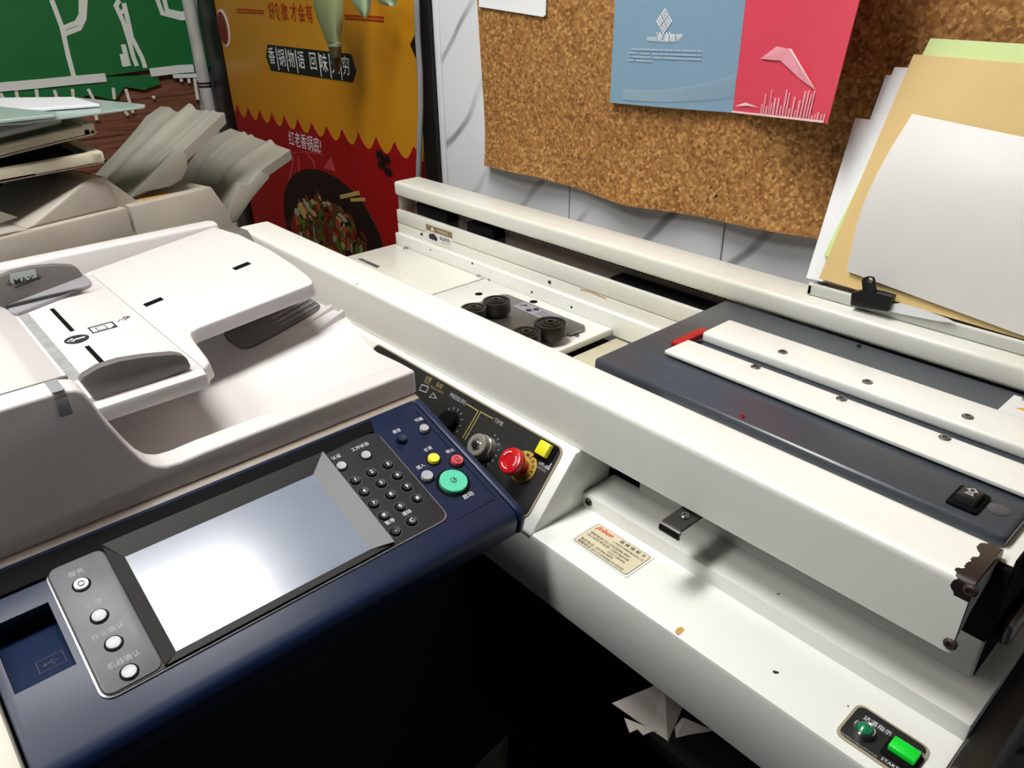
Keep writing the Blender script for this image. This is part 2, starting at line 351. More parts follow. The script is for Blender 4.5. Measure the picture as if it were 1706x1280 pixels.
# wood boards low on the left wall
bz = [-.56, -.80, -1.05, -1.30, -1.56, -1.82, -2.2, -2.6, -3.0, FLOOR]
for z1, z0 in zip(bz, bz[1:]):
    obj('wood_board', box(NB(), LEFT+.001, LEFT+.02, -3.4, WALL-.12, z0+.002, z1-.002, .002, 1), 'wood', wlft)
# ceiling lamp over the gap between the machines
lx, ly = -2.12, .45
t = thing('ceiling_lamp', 'long white ceiling lamp panel lighting the machines', 'lamp', (lx, ly, CEIL-.15))
obj('housing', box(NB(), lx-.49, lx+.49, ly-1.06, ly+1.06, CEIL-.10, CEIL-.001, .02), 'lamp_housing', t)
obj('diffuser', box(NB(), lx-.45, lx+.45, ly-1.0, ly+1.0, CEIL-.13, CEIL-.099, .01), 'lamp_diffuser', t)
ly = -2.4  # added lamp out of view, brightens the surfaces facing the front
t = thing('ceiling_lamp', 'added unseen ceiling lamp panel in line with the first, brightening front faces', 'lamp', (lx, ly, CEIL-.15))
obj('housing', box(NB(), lx-.49, lx+.49, ly-1.06, ly+1.06, CEIL-.10, CEIL-.001, .02), 'lamp_housing', t)
obj('diffuser', box(NB(), lx-.45, lx+.45, ly-1.0, ly+1.0, CEIL-.13, CEIL-.099, .01), 'lamp_diffuser_fill', t)

# ================================================================ BINDING MACHINE
mach = thing('binding_machine', 'long white enamelled bookbinding machine with dark grey carriage cover, below the corkboard', 'binding machine', (-1.8, 1.7, FLOOR))
XR = -.235
# lower beam / shelf
obj('front_shelf', box(NB(), -3.4, -.16, 1.136, 1.9, -1.596, -1.377, .012), 'enamel', mach)
obj('rear_step', box(NB(), -1.231, -.16, 1.34, 2.25, -1.45, -1.33, .008), 'enamel', mach)
obj('inner_housing', box(NB(), -1.12, -.207, 1.46, 2.17, -1.332, -1.03, .008, 3), 'enamel', mach)
obj('housing_end', box(NB(), -.209, -.205, 1.470, 2.16, -1.324, -1.01), 'deep_black', mach)
obj('housing_black_patch', box(NB(), -.31, -.2065, 1.452, 1.475, -1.215, -1.03), 'deep_black', mach)  # thin black box over the housing front near its right end
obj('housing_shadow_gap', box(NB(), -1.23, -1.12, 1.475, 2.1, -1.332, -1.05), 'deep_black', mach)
obj('base_cabinet', box(NB(), -3.3, -.3, 1.75, 2.35, FLOOR, -1.5, .01), 'stand_dark', mach)
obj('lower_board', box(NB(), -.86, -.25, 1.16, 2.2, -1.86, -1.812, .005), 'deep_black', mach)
for xx in (-3.2, -.35):
    obj('leg', box(NB(), xx-.05, xx+.05, 1.3, 1.4, FLOOR, -1.59, .01), 'stand_dark', mach)
# dark end plate on the near end
pr = rnd([(1.16, -1.66), (1.16, -1.42), (1.22, -1.36), (2.5, -1.33), (2.5, -1.66)], .04)
ep = obj('end_plate', prism(NB(), pr, 'x', -.159, -.10, .015), 'dark_steel', mach)
kf = Frame((-.10, 1.30, -1.47), (0, 1, 0), (0, 0, 1))
obj('end_knob', kf.lathe(0, 0, [(0, 0), (.03, 0), (.03, .03), (.022, .035), (.022, .07), (.035, .075), (.035, .1), (0, .1)]), 'steel', ep)
# front rail: inverted-U sheet
t_ = .012; y0, y1, z0, z1 = 1.33, 1.485, -1.18, -1.0
prof = [(y0, z0), (y0, z1), (y1, z1), (y1, z0+.1), (y1-t_, z0+.1), (y1-t_, z1-t_), (y0+t_, z1-t_), (y0+t_, z0)]
bm = NB(); pr = []
for i, p in enumerate(prof):
    pr += rnd([prof[i-1], p, prof[(i+1) % len(prof)]], .02, 4)[5:10] if i in (1, 2) else [p]
rail = obj('front_rail', prism(bm, pr, 'x', -3.44, XR), 'enamel_peeled', mach, loc=(0, 0, 0))
PEEL.inputs[1].default_value = XR*S + .0022; PEELZ.inputs[1].default_value = -1.045*S
EF = Frame((XR, 0, 0), (0, 1, 0), (0, 0, 1))
obj('rail_end_flap', EF.poly([(1.332, -1.176), (1.334, -1.04), (1.36, -1.012), (1.48, -1.006), (1.455, -1.055), (1.38, -1.10)], -.012, 0), 'enamel', rail)
obj('rail_core', box(NB(), -3.4, XR-.014, y0+t_+.002, y1-t_-.002, -1.10, z1-t_-.002), 'deep_black', rail)
RF = Frame((0, 1.33, 0), (1, 0, 0), (0, 0, 1))
for p in ((1617, 984), (1583, 1073)):
    a, b = RF.px(*p); screw(RF, a, b, .013, rail, 'primer_brown')
a, b = (-.16, 0)
# front face of the shelf, right screw, step screw
SF = Frame((0, 1.34, 0), (1, 0, 0), (0, 0, 1)); a, b = SF.px(976, 832); screw(SF, a+.012, -1.352, .013, mach, 'dark_steel')
TF = Frame((0, 0, -1.377), (1, 0, 0), (0, 1, 0)); a, b = TF.px(1604, 1210); screw(TF, a, b, .014, mach, 'primer_brown')
obj('glue_stain', TF.poly(rnd(TF.pxs([(1124, 1053), (1128, 1047), (1136, 1045), (1141, 1050), (1134, 1057), (1128, 1058)]), .01), 0, .0008), 'stain', mach)
# wedge console with black control face
CX = -1.231
cprof = [(1.136, -1.377), (1.310, -1.182), (1.46, -1.182), (1.46, -1.40), (1.136, -1.40)]
cons = obj('console', prism(NB(), cprof, 'x', -2.75, CX, .006), 'enamel', mach)
CF = Frame((0, 1.136, -1.377), (1, 0, 0), (0, .174, .195))
tr_, br_ = CF.px(936, 748), CF.px(878, 862)
topb = tr_[1]; botb = CF.px(880, 866)[1]; ra = CF.px(908, 806)[0]; la = CF.px(626, 580)[0]
obj('control_face_rim', CF.poly(rnd([(la-.008, botb-.006), (ra+.006, botb-.006), (ra+.006, topb+.005), (la-.008, topb+.005)], .03), .0, .004), 'gold_rim', cons)
face = obj('control_face', CF.poly(rnd([(la, botb), (ra, botb), (ra, topb), (la, topb)], .025), .0, .006), 'panel_black', cons)
FH = .0065
def cpx(x, y, h=FH): return CF.px(x, y, h)
# emergency stop
ea, eb = cpx(872, 778)
obj('estop_disc', CF.lathe(ea, eb, [(0, .006), (.048, .006), (.048, .009), (0, .009)], 36), 'estop_yellow', cons)
for i, ch in enumerate('EMERGENCY'):
    th = math.radians(120-i*24); text(CF, ch, ea+.036*math.cos(th), eb+.036*math.sin(th), .0165, 'print_dark', cons, rot=th-math.pi/2, h=.0096, bold=.02)
es = obj('estop_button', CF.lathe(ea, eb, [(0, .009), (.022, .009), (.022, .045), (.036, .05), (.0405, .058), (.0405, .07), (.037, .078), (.028, .081), (.018, .081), (.016, .079), (0, .079)], 40), 'estop_red', cons)
bm = NB()
for k in range(3): CF.ring(ea, eb, .0235, .0262, .0808, .082, bm, 100+k*120, 170+k*120, 10)
obj('estop_arrow', bm, 'print_white', cons)
# yellow square button
ya, yb = cpx(911, 751)
obj('button_socket', CF.poly([(ya-.032, yb-.036), (ya+.034, yb-.036), (ya+.034, yb+.026), (ya-.032, yb+.026)], .006, .012, b=.003), 'deep_black', cons)
obj('keep_warm_button', CF.poly([(ya-.021, yb-.021), (ya+.021, yb-.021), (ya+.021, yb+.021), (ya-.021, yb+.021)], .012, .032, b=.004), 'square_yellow', cons)
a, b = cpx(908, 774); text(CF, '保温', a, b, .024, 'print_white', cons, h=.0075)
a, b = cpx(902, 782); text(CF, 'OPTION', a, b, .010, 'print_faint', cons, h=.0075)
# time knob, pressure knob, gold lines
ka, kb = cpx(808, 748)
obj('time_knob', CF.lathe(ka, kb, [(0, .006), (.041, .006), (.040, .028), (.037, .030), (.036, .05), (.033, .053), (.02, .053), (.018, .048), (.012, .048)], 36), 'knob_clear', cons)
obj('knob_cap', CF.lathe(ka, kb, [(.0135, .046), (.0135, .058), (.011, .06), (0, .06)], 24), 'chrome', cons)
a, b = cpx(750, 704); 
obj('pressure_knob', CF.lathe(a, b, [(0, .006), (.036, .006), (.034, .03), (.03, .034), (0, .034)], 28), 'deep_black', cons)
bm = NB()
for k in range(9):
    th = math.radians(-40+k*25); CF.line((a+.044*math.cos(th), b+.044*math.sin(th)), (a+.052*math.cos(th), b+.052*math.sin(th)), .0022, .006, .0072, bm)
for k in range(8):
    th = math.radians(-60+k*20); CF.line((ka+.05*math.cos(th), kb+.05*math.sin(th)), (ka+.056*math.cos(th), kb+.056*math.sin(th)), .0022, .006, .0072, bm)
obj('scale_marks', bm, 'print_faint', cons)
bm = NB()
for p, q in (((777, 673), (797, 685)), ((800, 686), (822, 698)), ((797, 685), (771, 730)), ((801, 687), (775, 733))): CF.line(cpx(*p), cpx(*q), .0036, .006, .0075, bm)
obj('dividing_lines', bm, 'gold_line', cons)
for s_, p, sz in (('PRESSURE', (763, 665), .019), ('TIME', (831, 704), .019), ('设置', (714, 632), .018), ('深度', (732, 643), .018), ('MODE', (711, 638), .011), ('MILLING DEPTH', (728, 650), .010)):
    a, b = cpx(*p); text(CF, s_, a, b, sz, 'gold_line' if p[1] < 660 else 'print_faint', cons, h=.0075)
bm = NB(); q = [cpx(*p) for p in ((703, 641), (714, 645), (710, 654), (699, 650))]; CF.stroke(q+[q[0]], .003, .006, .0075, bm)
CF.stroke([cpx(715, 662), cpx(722, 655), cpx(727, 664), cpx(715, 662)], .002, .006, .0075, bm)
obj('pictogram', bm, 'print_faint', cons)
# metal bracket under the rail
bp_ = NB()
bra = py(1135, 868, 1.30); bx0 = -.885; bx1 = -.825
box(bp_, bx0, bx1, 1.255, 1.42, -1.196, -1.188, .002, 1)
prism(bp_, [(1.257, -1.19), (1.250, -1.194), (1.246, -1.203), (1.248, -1.214), (1.254, -1.213), (1.253, -1.204), (1.257, -1.197)], 'x', bx0, bx1)
brk = obj('stop_bracket', bp_, 'dark_steel', mach)
BF = Frame((0, 0, -1.188), (1, 0, 0), (0, 1, 0)); screw(BF, -.855, 1.31, .013, brk, 'steel')
# warranty card
cardp = [TF.px(*p) for p in ((997, 870), (1091, 928), (1043, 964), (949, 900))]
c0 = Vector(cardp[3]); cw = (Vector(cardp[2])-c0).length; chh = (Vector(cardp[0])-c0).length; cu_ = (Vector(cardp[2])-c0).normalized()
KF = Frame(TF.pt(*c0), (cu_.x, cu_.y, 0), (-cu_.y, cu_.x, 0))
card = obj('warranty_card', KF.poly(rnd([(0, 0), (cw, 0), (cw, chh), (0, chh)], .004), 0, .002), 'label_white', mach)
obj('card_border', KF.poly(rnd([(.006, .006), (cw-.006, .006), (cw-.006, chh-.006), (.006, chh-.006)], .01), .001, .0024), 'print_dark', card)
obj('card_face', KF.poly(rnd([(.0075, .0075), (cw-.0075, .0075), (cw-.0075, chh-.0075), (.0075, chh-.0075)], .0095), .001, .0028), 'card_cream', card)
HH = .0032
text(KF, 'jinbon', cw*.22, chh*.82, chh*.2, 'print_orange', card, h=HH, shear=.25, bold=.03)
text(KF, '保 修 维 修 卡', cw*.70, chh*.83, chh*.125, 'print_dark', card, h=HH, bold=.012)
text(KF, '上海金邦印刷机械有限公司', cw*.68, chh*.69, chh*.078, 'print_dark', card, h=HH)
text(KF, '保修电话: 021-57628586-8001', cw*.08, chh*.56, chh*.100, 'print_dark', card, h=HH, align='LEFT', bold=.008)
text(KF, '24小时技术支持: 15001860548', cw*.08, chh*.45, chh*.100, 'print_dark', card, h=HH, align='LEFT', bold=.008)
text(KF, '15221186446', cw*.50, chh*.34, chh*.100, 'print_dark', card, h=HH, align='LEFT', bold=.008)
text(KF, '售后电话: 13918414004', cw*.08, chh*.24, chh*.100, 'print_dark', card, h=HH, align='LEFT', bold=.008)
text(KF, '销售电话: 021-51078386-01/02/03', cw*.08, chh*.13, chh*.100, 'print_dark', card, h=HH, align='LEFT', bold=.008)
# small start panel on the shelf
pp = [TF.px(*p) for p in ((1432, 1173), (1559, 1247), (1388, 1222))]
o_ = Vector(pp[2]); du = (Vector(pp[1])-Vector(pp[0])); dv = Vector(pp[0])-o_
PW, PH = du.length, dv.length
NF = Frame(TF.pt(*o_), (1, 0, 0), (0, 1, 0)); PH = abs(dv.y); PW = abs(du.x)
sp = obj('start_panel', NF.poly(rnd([(0, 0), (PW, 0), (PW, PH), (0, PH)], .02), 0, .003), 'gold_rim', mach)
obj('panel_face', NF.poly(rnd([(.006, .006), (PW-.006, .006), (PW-.006, PH-.006), (.006, PH-.006)], .016), .002, .005), 'panel_black', sp)
a, b = NF.px(1441, 1213, .02)
obj('lamp_bezel', NF.lathe(a, b, [(.0, .005), (.021, .005), (.021, .018), (.018, .021), (.015, .019), (.015, .01)], 28), 'chrome', sp)
obj('temperature_lamp', NF.lathe(a, b, [(.0155, .012), (.0145, .021), (.008, .026), (0, .027)], 28), 'lamp_green', sp)
a2, b2 = NF.px(1507, 1249, .02)
obj('button_socket', NF.poly([(a2-.034, b2-.030), (a2+.034, b2-.030), (a2+.034, b2+.020), (a2-.034, b2+.020)], .004, .009, b=.003), 'deep_black', sp)
obj('start_button', NF.poly([(a2-.026, b2-.016), (a2+.026, b2-.016), (a2+.026, b2+.016), (a2-.026, b2+.016)], .009, .024, b=.003), 'square_green', sp)
text(NF, '达温指示', a+.012, b+.036, .0145, 'print_white', sp, h=.0056)
text(NF, 'TEMPERATURE INDICATOR', a+.006, b-.034, .0062, 'print_faint', sp, h=.0056)
text(NF, '启动按钮', a2+.014, b2+.027, .0115, 'print_faint', sp, h=.0056)
text(NF, 'START', a2-.008, b2-.040, .0115, 'print_white', sp, h=.0056)
# ---- rear rail and back panel
YR = 2.195
rr = obj('rear_rail', box(NB(), -3.44, .25, YR, 2.36, -1.005, -.93, .016, 3), 'enamel_rear', mach)
obj('slot_back', box(NB(), -3.42, -.25, 2.30, 2.33, -1.20, -.99), 'warm_plastic', mach)
obj('slot_end', box(NB(), -3.436, -3.41, 2.215, 2.32, -1.10, -1.0), 'warm_plastic', mach)
bt = NB(); box(bt, -3.3, -1.40, 2.232, 2.262, -1.014, -1.006)
obj('drive_belt', bt, 'deep_black', rr)
bt = NB()
for i in range(95): box(bt, -3.28+i*.02, -3.27+i*.02, 2.232, 2.262, -1.021, -1.014)
k = obj('belt_teeth', bt, 'deep_black', rr); k['kind'] = 'stuff'
for (xa, xb, za, zb) in ((-3.28, -3.02, -1.08, -1.02), (-2.86, -2.66, -1.09, -1.035), (-1.93, -1.42, -1.12, -1.072)):
    obj('slot_block', box(NB(), xa, xb, 2.22, 2.30, za, zb, .008), 'deep_black', mach)
obj('back_panel', box(NB(), -3.44, -1.0, 2.20, 2.225, -1.152, -1.082, .004), 'enamel_rear', mach)
obj('back_panel_lower', box(NB(), -3.44, -1.0, 2.20, 2.223, -1.30, -1.155, .004), 'enamel_rear', mach)
obj('back_ledge', box(NB(), -3.44, -1.0, 2.178, 2.205, -1.30, -1.205, .005), 'enamel', mach)
BPF = Frame((0, 2.20, 0), (1, 0, 0), (0, 0, 1))
for p in ((703, 390), (916, 470)):
    a, b = BPF.px(*p); screw(BPF, a, b, .008, mach, 'dark_steel')
LGF = Frame((0, 2.178, 0), (1, 0, 0), (0, 0, 1))
for p in ((886, 487), (952, 512), (787, 439)):
    a, b = LGF.px(*p); screw(LGF, a, b, .006, mach, 'deep_black', 'screw_hole', .001)
obj('rust_streak', BPF.stroke(BPF.pxs([(967, 482), (985, 487), (1010, 498)]), .006, 0, .0008), 'stain', mach)
# warning label on back panel
lp = BPF.pxs([(710, 366), (753, 382), (755, 411), (711, 399)]); x0, x1 = lp[0][0], lp[1][0]; zt, zb = -1.105, -1.19; zm = -1.135
wlab = obj('warning_label', BPF.poly([(x0, zb), (x1, zb), (x1, zt), (x0, zt)], 0, .003), 'label_white', mach)
obj('label_head', BPF.poly([(x0, zm), (x1, zm), (x1, zt), (x0, zt)], .001, .004), 'label_brown', wlab)
lw = x1-x0
obj('label_triangle', BPF.poly([(x0+lw*.18, zm+.006), (x0+lw*.32, zm+.006), (x0+lw*.25, zt-.005)], .003, .005), 'label_white', wlab)
text(BPF, 'WARNING', x0+lw*.66, (zm+zt)/2, .018, 'label_white', wlab, h=.005)
obj('label_pictogram', BPF.poly(rnd([(x0+lw*.1, zb+.014), (x0+lw*.42, zb+.012), (x0+lw*.42, zb+.03), (x0+lw*.3, zm-.008), (x0+lw*.1, zm-.018)], .006), .002, .0045), 'print_dark', wlab)
text(BPF, '高温危险', x0+lw*.72, zb+.034, .022, 'print_dark', wlab, h=.004)
text(BPF, 'CAUTION HOT', x0+lw*.72, zb+.014, .011, 'print_faint', wlab, h=.004)
# ---- table plates
ZT = -1.267
TB = Frame((0, 0, ZT), (1, 0, 0), (0, 1, 0))
obj('table_plate', box(NB(), -3.44, -2.690, 1.5, 2.176, ZT-.03, ZT, .006), 'enamel_rear', mach)
obj('table_plate', box(NB(), -2.678, -1.862, 1.5, 2.176, ZT-.03, ZT, .006), 'enamel', mach)
obj('table_plate', box(NB(), -1.84, -1.2, 1.5, 2.176, ZT-.07, ZT-.035, .004), 'enamel_grimy', mach)
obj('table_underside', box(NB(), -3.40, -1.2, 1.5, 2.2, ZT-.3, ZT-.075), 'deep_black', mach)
for p in ((676, 414), (798, 460), (817, 466), (961, 560)):
    a, b = TB.px(*p); screw(TB, a, b, .011, mach, 'steel')
for p in ((797.5, 490), (889, 503)):
    a, b = TB.px(*p); obj('plate_hole', TB.circ(a, b, .018, 0, .0008), 'deep_black', mach)
a, b = TB.px(620, 436); obj('grey_label', TB.poly(TB.pxs([(596, 432), (602, 431), (633, 444), (628, 447)]), 0, .002), 'metal_panel', mach)
# clamp base plate with four rollers
RB = Frame((0, 0, ZT+.018), (1, 0, 0), (0, 1, 0))
q = RB.px(845, 487); q2 = RB.px(977, 545)
xa, xb, yb_ = q[0], q2[0], (q[1]+q2[1])/2
base = obj('roller_plate', RB.poly([(xa, yb_-.36), (xa, yb_-.02), (xa+.02, yb_), (xb-.02, yb_), (xb, yb_-.02), (xb, yb_-.09), (xb-.05, yb_-.145), (xb-.05, yb_-.36)], -.012, 0, b=.003), 'steel', mach)
lq = RB.pxs([(868, 508), (905, 514), (935, 530), (893, 533)])
lx0, lx1 = xa+.14, xa+.37; ly0, ly1 = yb_-.085, yb_-.012
lab = obj('plate_label', RB.poly([(lx0, ly0), (lx1, ly0), (lx1, ly1), (lx0, ly1)], 0, .001), 'light_grey_plastic', base)
bm = NB(); RB.circ(lx0+.085, ly0+.022, .014, .001, .0016, bm, 16); RB.circ(lx0+.1, ly0+.052, .014, .001, .0016, bm, 16); RB.poly([(lx0+.012, ly0+.03), (lx0+.05, ly0+.05), (lx0+.03, ly0+.058)], .001, .0016, bm)
for k in range(3): RB.line((lx0+.13, ly0+.02+k*.016), (lx0+.2, ly0+.02+k*.016), .003, .001, .0016, bm)
obj('label_print', bm, 'print_dark', base)
for p, rr_ in (((827, 500), .060), ((917, 537), .064), ((789, 512), .055), ((877, 553), .058)):
    a, b = RB.px(*p, .065)
    ro = obj('roller', RB.lathe(a, b, [(0, 0), (rr_*.8, 0), (rr_*.8, .012), (rr_, .016), (rr_, .056), (rr_*.96, .064), (rr_*.8, .064), (rr_*.78, .060), (rr_*.62, .060), (rr_*.6, .065), (rr_*.42, .065)], 36), 'roller_black', mach)
    obj('roller_bolt', RB.lathe(a, b, [(rr_*.42, .062), (rr_*.40, .068), (rr_*.2, .07), (rr_*.2, .06), (0, .06)], 6 if p[0] > 800 else 18), 'dark_steel', ro)
# ---- grey carriage cover
ZC = -1.0
cov = obj('carriage_cover', box(NB(), -1.365, -.242, 1.516, 2.188, -1.20, ZC, .012, 3), 'slate_cover', mach)
CV = Frame((0, 0, ZC), (1, 0, 0), (0, 1, 0))
z_b1 = -.982
B1 = Frame((0, 0, z_b1), (1, 0, 0), (0, 1, 0))
p1 = B1.px(1106, 584); p2 = B1.px(1147, 566)
obj('white_slat', prism(NB(), rnd([(p1[0], p1[1]), (.15, p1[1]-.008), (.15, p2[1]), (p2[0], p2[1])], .008), 'z', z_b1-.010, z_b1, .003), 'enamel', mach)
obj('slat_spacer', box(NB(), p1[0]+.03, .1, p1[1]+.025, p2[1]-.01, ZC-.001, z_b1-.009), 'deep_black', mach)
z_b2 = -.966
B2 = Frame((0, 0, z_b2), (1, 0, 0), (0, 1, 0)); p3 = B2.px(1215, 531); p4 = B2.px(1180, 556)
yb0, yb1 = p4[1], p3[1]
obj('white_channel', box(NB(), p3[0], .15, yb0, yb1, ZC-.001, z_b2, .010, 3), 'enamel', mach)
for p in ((1259, 612), (1402, 665), (1574, 730)):
    a, b = B1.px(*p); screw(B1, a, b, .014, mach, 'steel', 'bolt', .004)
for p in ((1304, 587), (1445, 637), (1612, 695)):
    a, b = B2.px(*p); screw(B2, a, b, .014, mach, 'steel', 'bolt', .004)
r0, r1 = CV.px(1122, 571, .012), CV.px(1178, 549, .012)
obj('red_strip', CV.poly([(r0[0]-.01, r0[1]), (r0[0]+.022, r0[1]), (r0[0]+.022, r1[1]+.0), (r0[0]-.01, r1[1])], 0, .014, b=.003), 'red_strip', cov)
obj('carriage_gap', CV.poly([(r0[0]+.03, p2[1]-.02), (p3[0]+.01, p2[1]-.02), (p3[0]+.01, yb0), (r0[0]+.03, yb0)], 0, .001), 'deep_black', cov)
a, b = CV.px(1236, 695); screw(CV, a, b, .007, cov, 'red_strip'); a, b = CV.px(1431, 577); screw(CV, a, b, .007, cov, 'dark_steel')
a, b = CV.px(1663, 850); obj('plug_cap', CV.lathe(a, b, [(0, 0), (.021, 0), (.021, .0016), (.0195, .002), (0, .0012)], 28), 'slate_cover', cov)
# rocker switch
a, b = CV.px(1615, 828, .012)
sw = obj('rocker_switch', CV.poly(rnd([(a-.031, b-.042), (a+.031, b-.042), (a+.031, b+.042), (a-.031, b+.042)], .006), 0, .008, b=.003), 'deep_black', cov)
obj('rocker', prism3(NB(), [CV.pt(a-.022, b-.032, .006), CV.pt(a+.022, b-.032, .006), CV.pt(a+.022, b+.034, .006), CV.pt(a-.022, b+.034, .006)],
    [CV.pt(a-.020, b-.028, .027), CV.pt(a+.020, b-.028, .027), CV.pt(a+.020, b+.028, .020), CV.pt(a-.020, b+.028, .020)], .003), 'black_plastic', sw)
RS = Frame(CV.pt(a, b, .0241), (1, 0, 0), (0, .056, -.007))
ar = [(-.005, .002), (.005, .002), (.005, .010), (.010, .010), (0, .021), (-.010, .010), (-.005, .010)]
bm = NB(); RS.stroke(ar+[ar[0]], .0016, .0, .0008, bm); RS.stroke([(-.009, -.014), (-.005, -.014), (-.005, -.006), (.006, -.006), (.006, -.014), (.010, -.014)], .0016, 0, .0008, bm); RS.line((-.005, -.014), (.006, -.014), .0016, 0, .0008, bm)
obj('switch_arrow', bm, 'print_white', sw)
# yellow hazard sticker
a, b = CV.px(1687, 668); 
hz = obj('hazard_sticker', CV.poly([(a-.008, yb1+.0), (a+.2, yb1), (a+.2, b+.035), (a-.008, b+.035)], 0, .0015), 'label_white', cov)
obj('hazard_triangle', CV.poly([(a+.02, b-.04), (a+.10, b-.04), (a+.06, b+.01)], .001, .0022), 'label_yellow', cov)
text(CV, '!', a+.06, b-.02, .035, 'print_dark', cov, h=.003); text(CV, '警告', a+.03, b+.022, .018, 'print_dark', cov, h=.003)
# near end: dark link bars behind the rail end
obj('end_linkage', box(NB(), -.202, -.175, 1.52, 2.3, -1.26, -1.20, .012), 'steel', mach)
lk = Frame((-.205, 1.56, -1.06), (0, 1, 0), (0, 0, 1)); screw(lk, 0, 0, .02, mach, 'deep_black', 'bolt', .02)

# ================================================================ COPIER WITH NAVY CONTROL PANEL
cop = thing('photocopier', 'white multifunction photocopier with navy control panel and document feeder', 'photocopier', (-2.3, .3, FLOOR))
obj('body', box(NB(), -3.05, -1.68, -.9, 1.06, FLOOR+.05, -1.16, .02), 'cream_plastic', cop)
obj('front_cover', box(NB(), -1.68, -1.44, -.88, 1.05, FLOOR+.1, -1.365, .01), 'stand_dark', cop)
obj('castor_base', box(NB(), -2.95, -1.6, -.8, .95, FLOOR, FLOOR+.06), 'black_plastic', cop)
th_ = math.atan(.335); c0_ = (.335*-1.302-1.212+.012)
PFo = Vector((-1.62, 0, c0_+.335*1.62))
PF = Frame(PFo, (0, 1, 0), (-math.cos(th_), 0, math.sin(th_)))     # a = along the panel (y), b = up the slope; h = 0 panel skin
def zpan(x): return c0_-.335*x
pprof = [(-1.66, zpan(-1.66)), (-1.222, zpan(-1.222)), (-1.200, zpan(-1.222)-.012), (-1.192, zpan(-1.222)-.035), (-1.20, -1.31), (-1.30, -1.36), (-1.66, -1.36)]
panel = obj('control_panel', prism(NB(), pprof, 'y', -.083, 1.053, .006), 'navy_plastic', cop)
pend = [(x+.003 if z > -1.3 else x, z-.003) for x, z in pprof]
obj('panel_end', prism(NB(), pend, 'y', 1.056, 1.08, .008), 'navy_plastic', cop)
pcr = [(-1.66, zpan(-1.66)-.005), (-1.235, zpan(-1.235)-.005), (-1.215, -1.25), (-1.22, -1.9), (-1.66, -1.9)]
obj('left_cover', prism(NB(), pcr, 'y', -.75, -.090, .012), 'cream_plastic', cop)
# usb pocket
uq = PF.pxs([(0, 1035), (78, 1008), (130, 1105), (22, 1160)]); ua0, ua1 = -.063, uq[1][0]+.004; ub1, ub0 = (uq[0][1]+uq[1][1])/2, (uq[2][1]+uq[3][1])/2
bm = prism3(NB(), [PF.pt(ua0, ub0, -.006), PF.pt(ua1, ub0, -.006), PF.pt(ua1, ub1, -.06), PF.pt(ua0, ub1, -.06)], [PF.pt(ua0, ub0, .02), PF.pt(ua1, ub0, .02), PF.pt(ua1, ub1, .02), PF.pt(ua0, ub1, .02)])
cut(panel, bm)
obj('usb_port', PF.poly([(ua0+.035, ub1-.012), (ua1-.02, ub1-.012), (ua1-.02, ub1), (ua0+.035, ub1)], -.05, -.035), 'black_plastic', panel)
UF = Frame(PF.pt(ua0+.03, ub0+.02, -.006-.054*.02/(ub1-ub0)), PF.u, PF.v*(ub1-ub0)-PF.n*.054)
bm = NB(); w_ = ua1-ua0
UF.stroke([(.018, .005), (.066, .005), (.066, .04), (.018, .04), (.018, .005)], .0016, 0, .001, bm); UF.line((.03, .022), (.054, .022), .002, 0, .001, bm); UF.circ(.031, .022, .004, 0, .001, bm, 12); UF.line((.038, .022), (.046, .031), .002, 0, .001, bm); UF.line((.042, .022), (.048, .013), .002, 0, .001, bm)
obj('usb_mark', bm, 'bezel_side', panel)
# inlay with silver edge
sil = [(.058, None)]
b_bot = (PF.px(741, 865)[1]+PF.px(200, 1165)[1])/2; b_top = (PF.px(632, 722)[1]+PF.px(78, 975)[1])/2+.02
il, ir = .057, .892
obj('inlay_rim', PF.poly(rnd([(il, b_bot), (ir, b_bot), (ir, b_top), (il, b_top)], .03, 6), -.002, .004, b=.002), 'silver', panel)
obj('inlay', PF.poly(rnd([(il+.004, b_bot+.004), (ir-.004, b_bot+.004), (ir-.004, b_top), (il+.004, b_top)], .028, 6), -.002, .006), 'keypad_black', panel)
sc = PF.pxs([(208, 935), (518, 793), (617, 915), (298, 1090)]); sa0 = (sc[0][0]+sc[3][0])/2; sa1 = (sc[1][0]+sc[2][0])/2; sb1 = (sc[0][1]+sc[1][1])/2; sb0 = (sc[2][1]+sc[3][1])/2
lp0 = .064; lp1 = PF.px(275, 1115)[0]
obj('left_key_plate', PF.poly(rnd([(lp0, b_bot+.007), (lp1, b_bot+.007), (lp1, b_top-.006), (lp0, b_top-.006)], .02), .004, .009, b=.002), 'metal_panel', panel)
# screen bezel: four bevelled bars round the screen
g0, g1 = lp1+.002, sa1+.055; tb = b_top-.004; bb = b_bot+.006
def bar(pts, h0, hi, ho, m_):   # quad bar: pts inner-edge pair then outer-edge pair
    a0, a1, a2, a3 = pts
    bm = prism3(NB(), [PF.pt(*p, h0) for p in pts], [PF.pt(*a0, hi), PF.pt(*a1, hi), PF.pt(*a2, ho), PF.pt(*a3, ho)]); return obj('bezel', bm, m_, panel)
bar([(sa0, sb0), (sa0, sb1), (g0, tb), (g0, bb)], .002, .007, .014, 'bezel')
bar([(sa1, sb1), (sa1, sb0), (g1, bb), (g1, tb)], .002, .007, .020, 'bezel_side')
bar([(sa0, sb1), (sa1, sb1), (g1, tb), (g0, tb)], .002, .007, .018, 'bezel')
bar([(sa1, sb0), (sa0, sb0), (g0, bb), (g1, bb)], .002, .007, .010, 'bezel')
obj('touch_screen', PF.poly([(sa0, sb0), (sa1, sb0), (sa1, sb1), (sa0, sb1)], .002, .0072), 'screen_glass', panel)
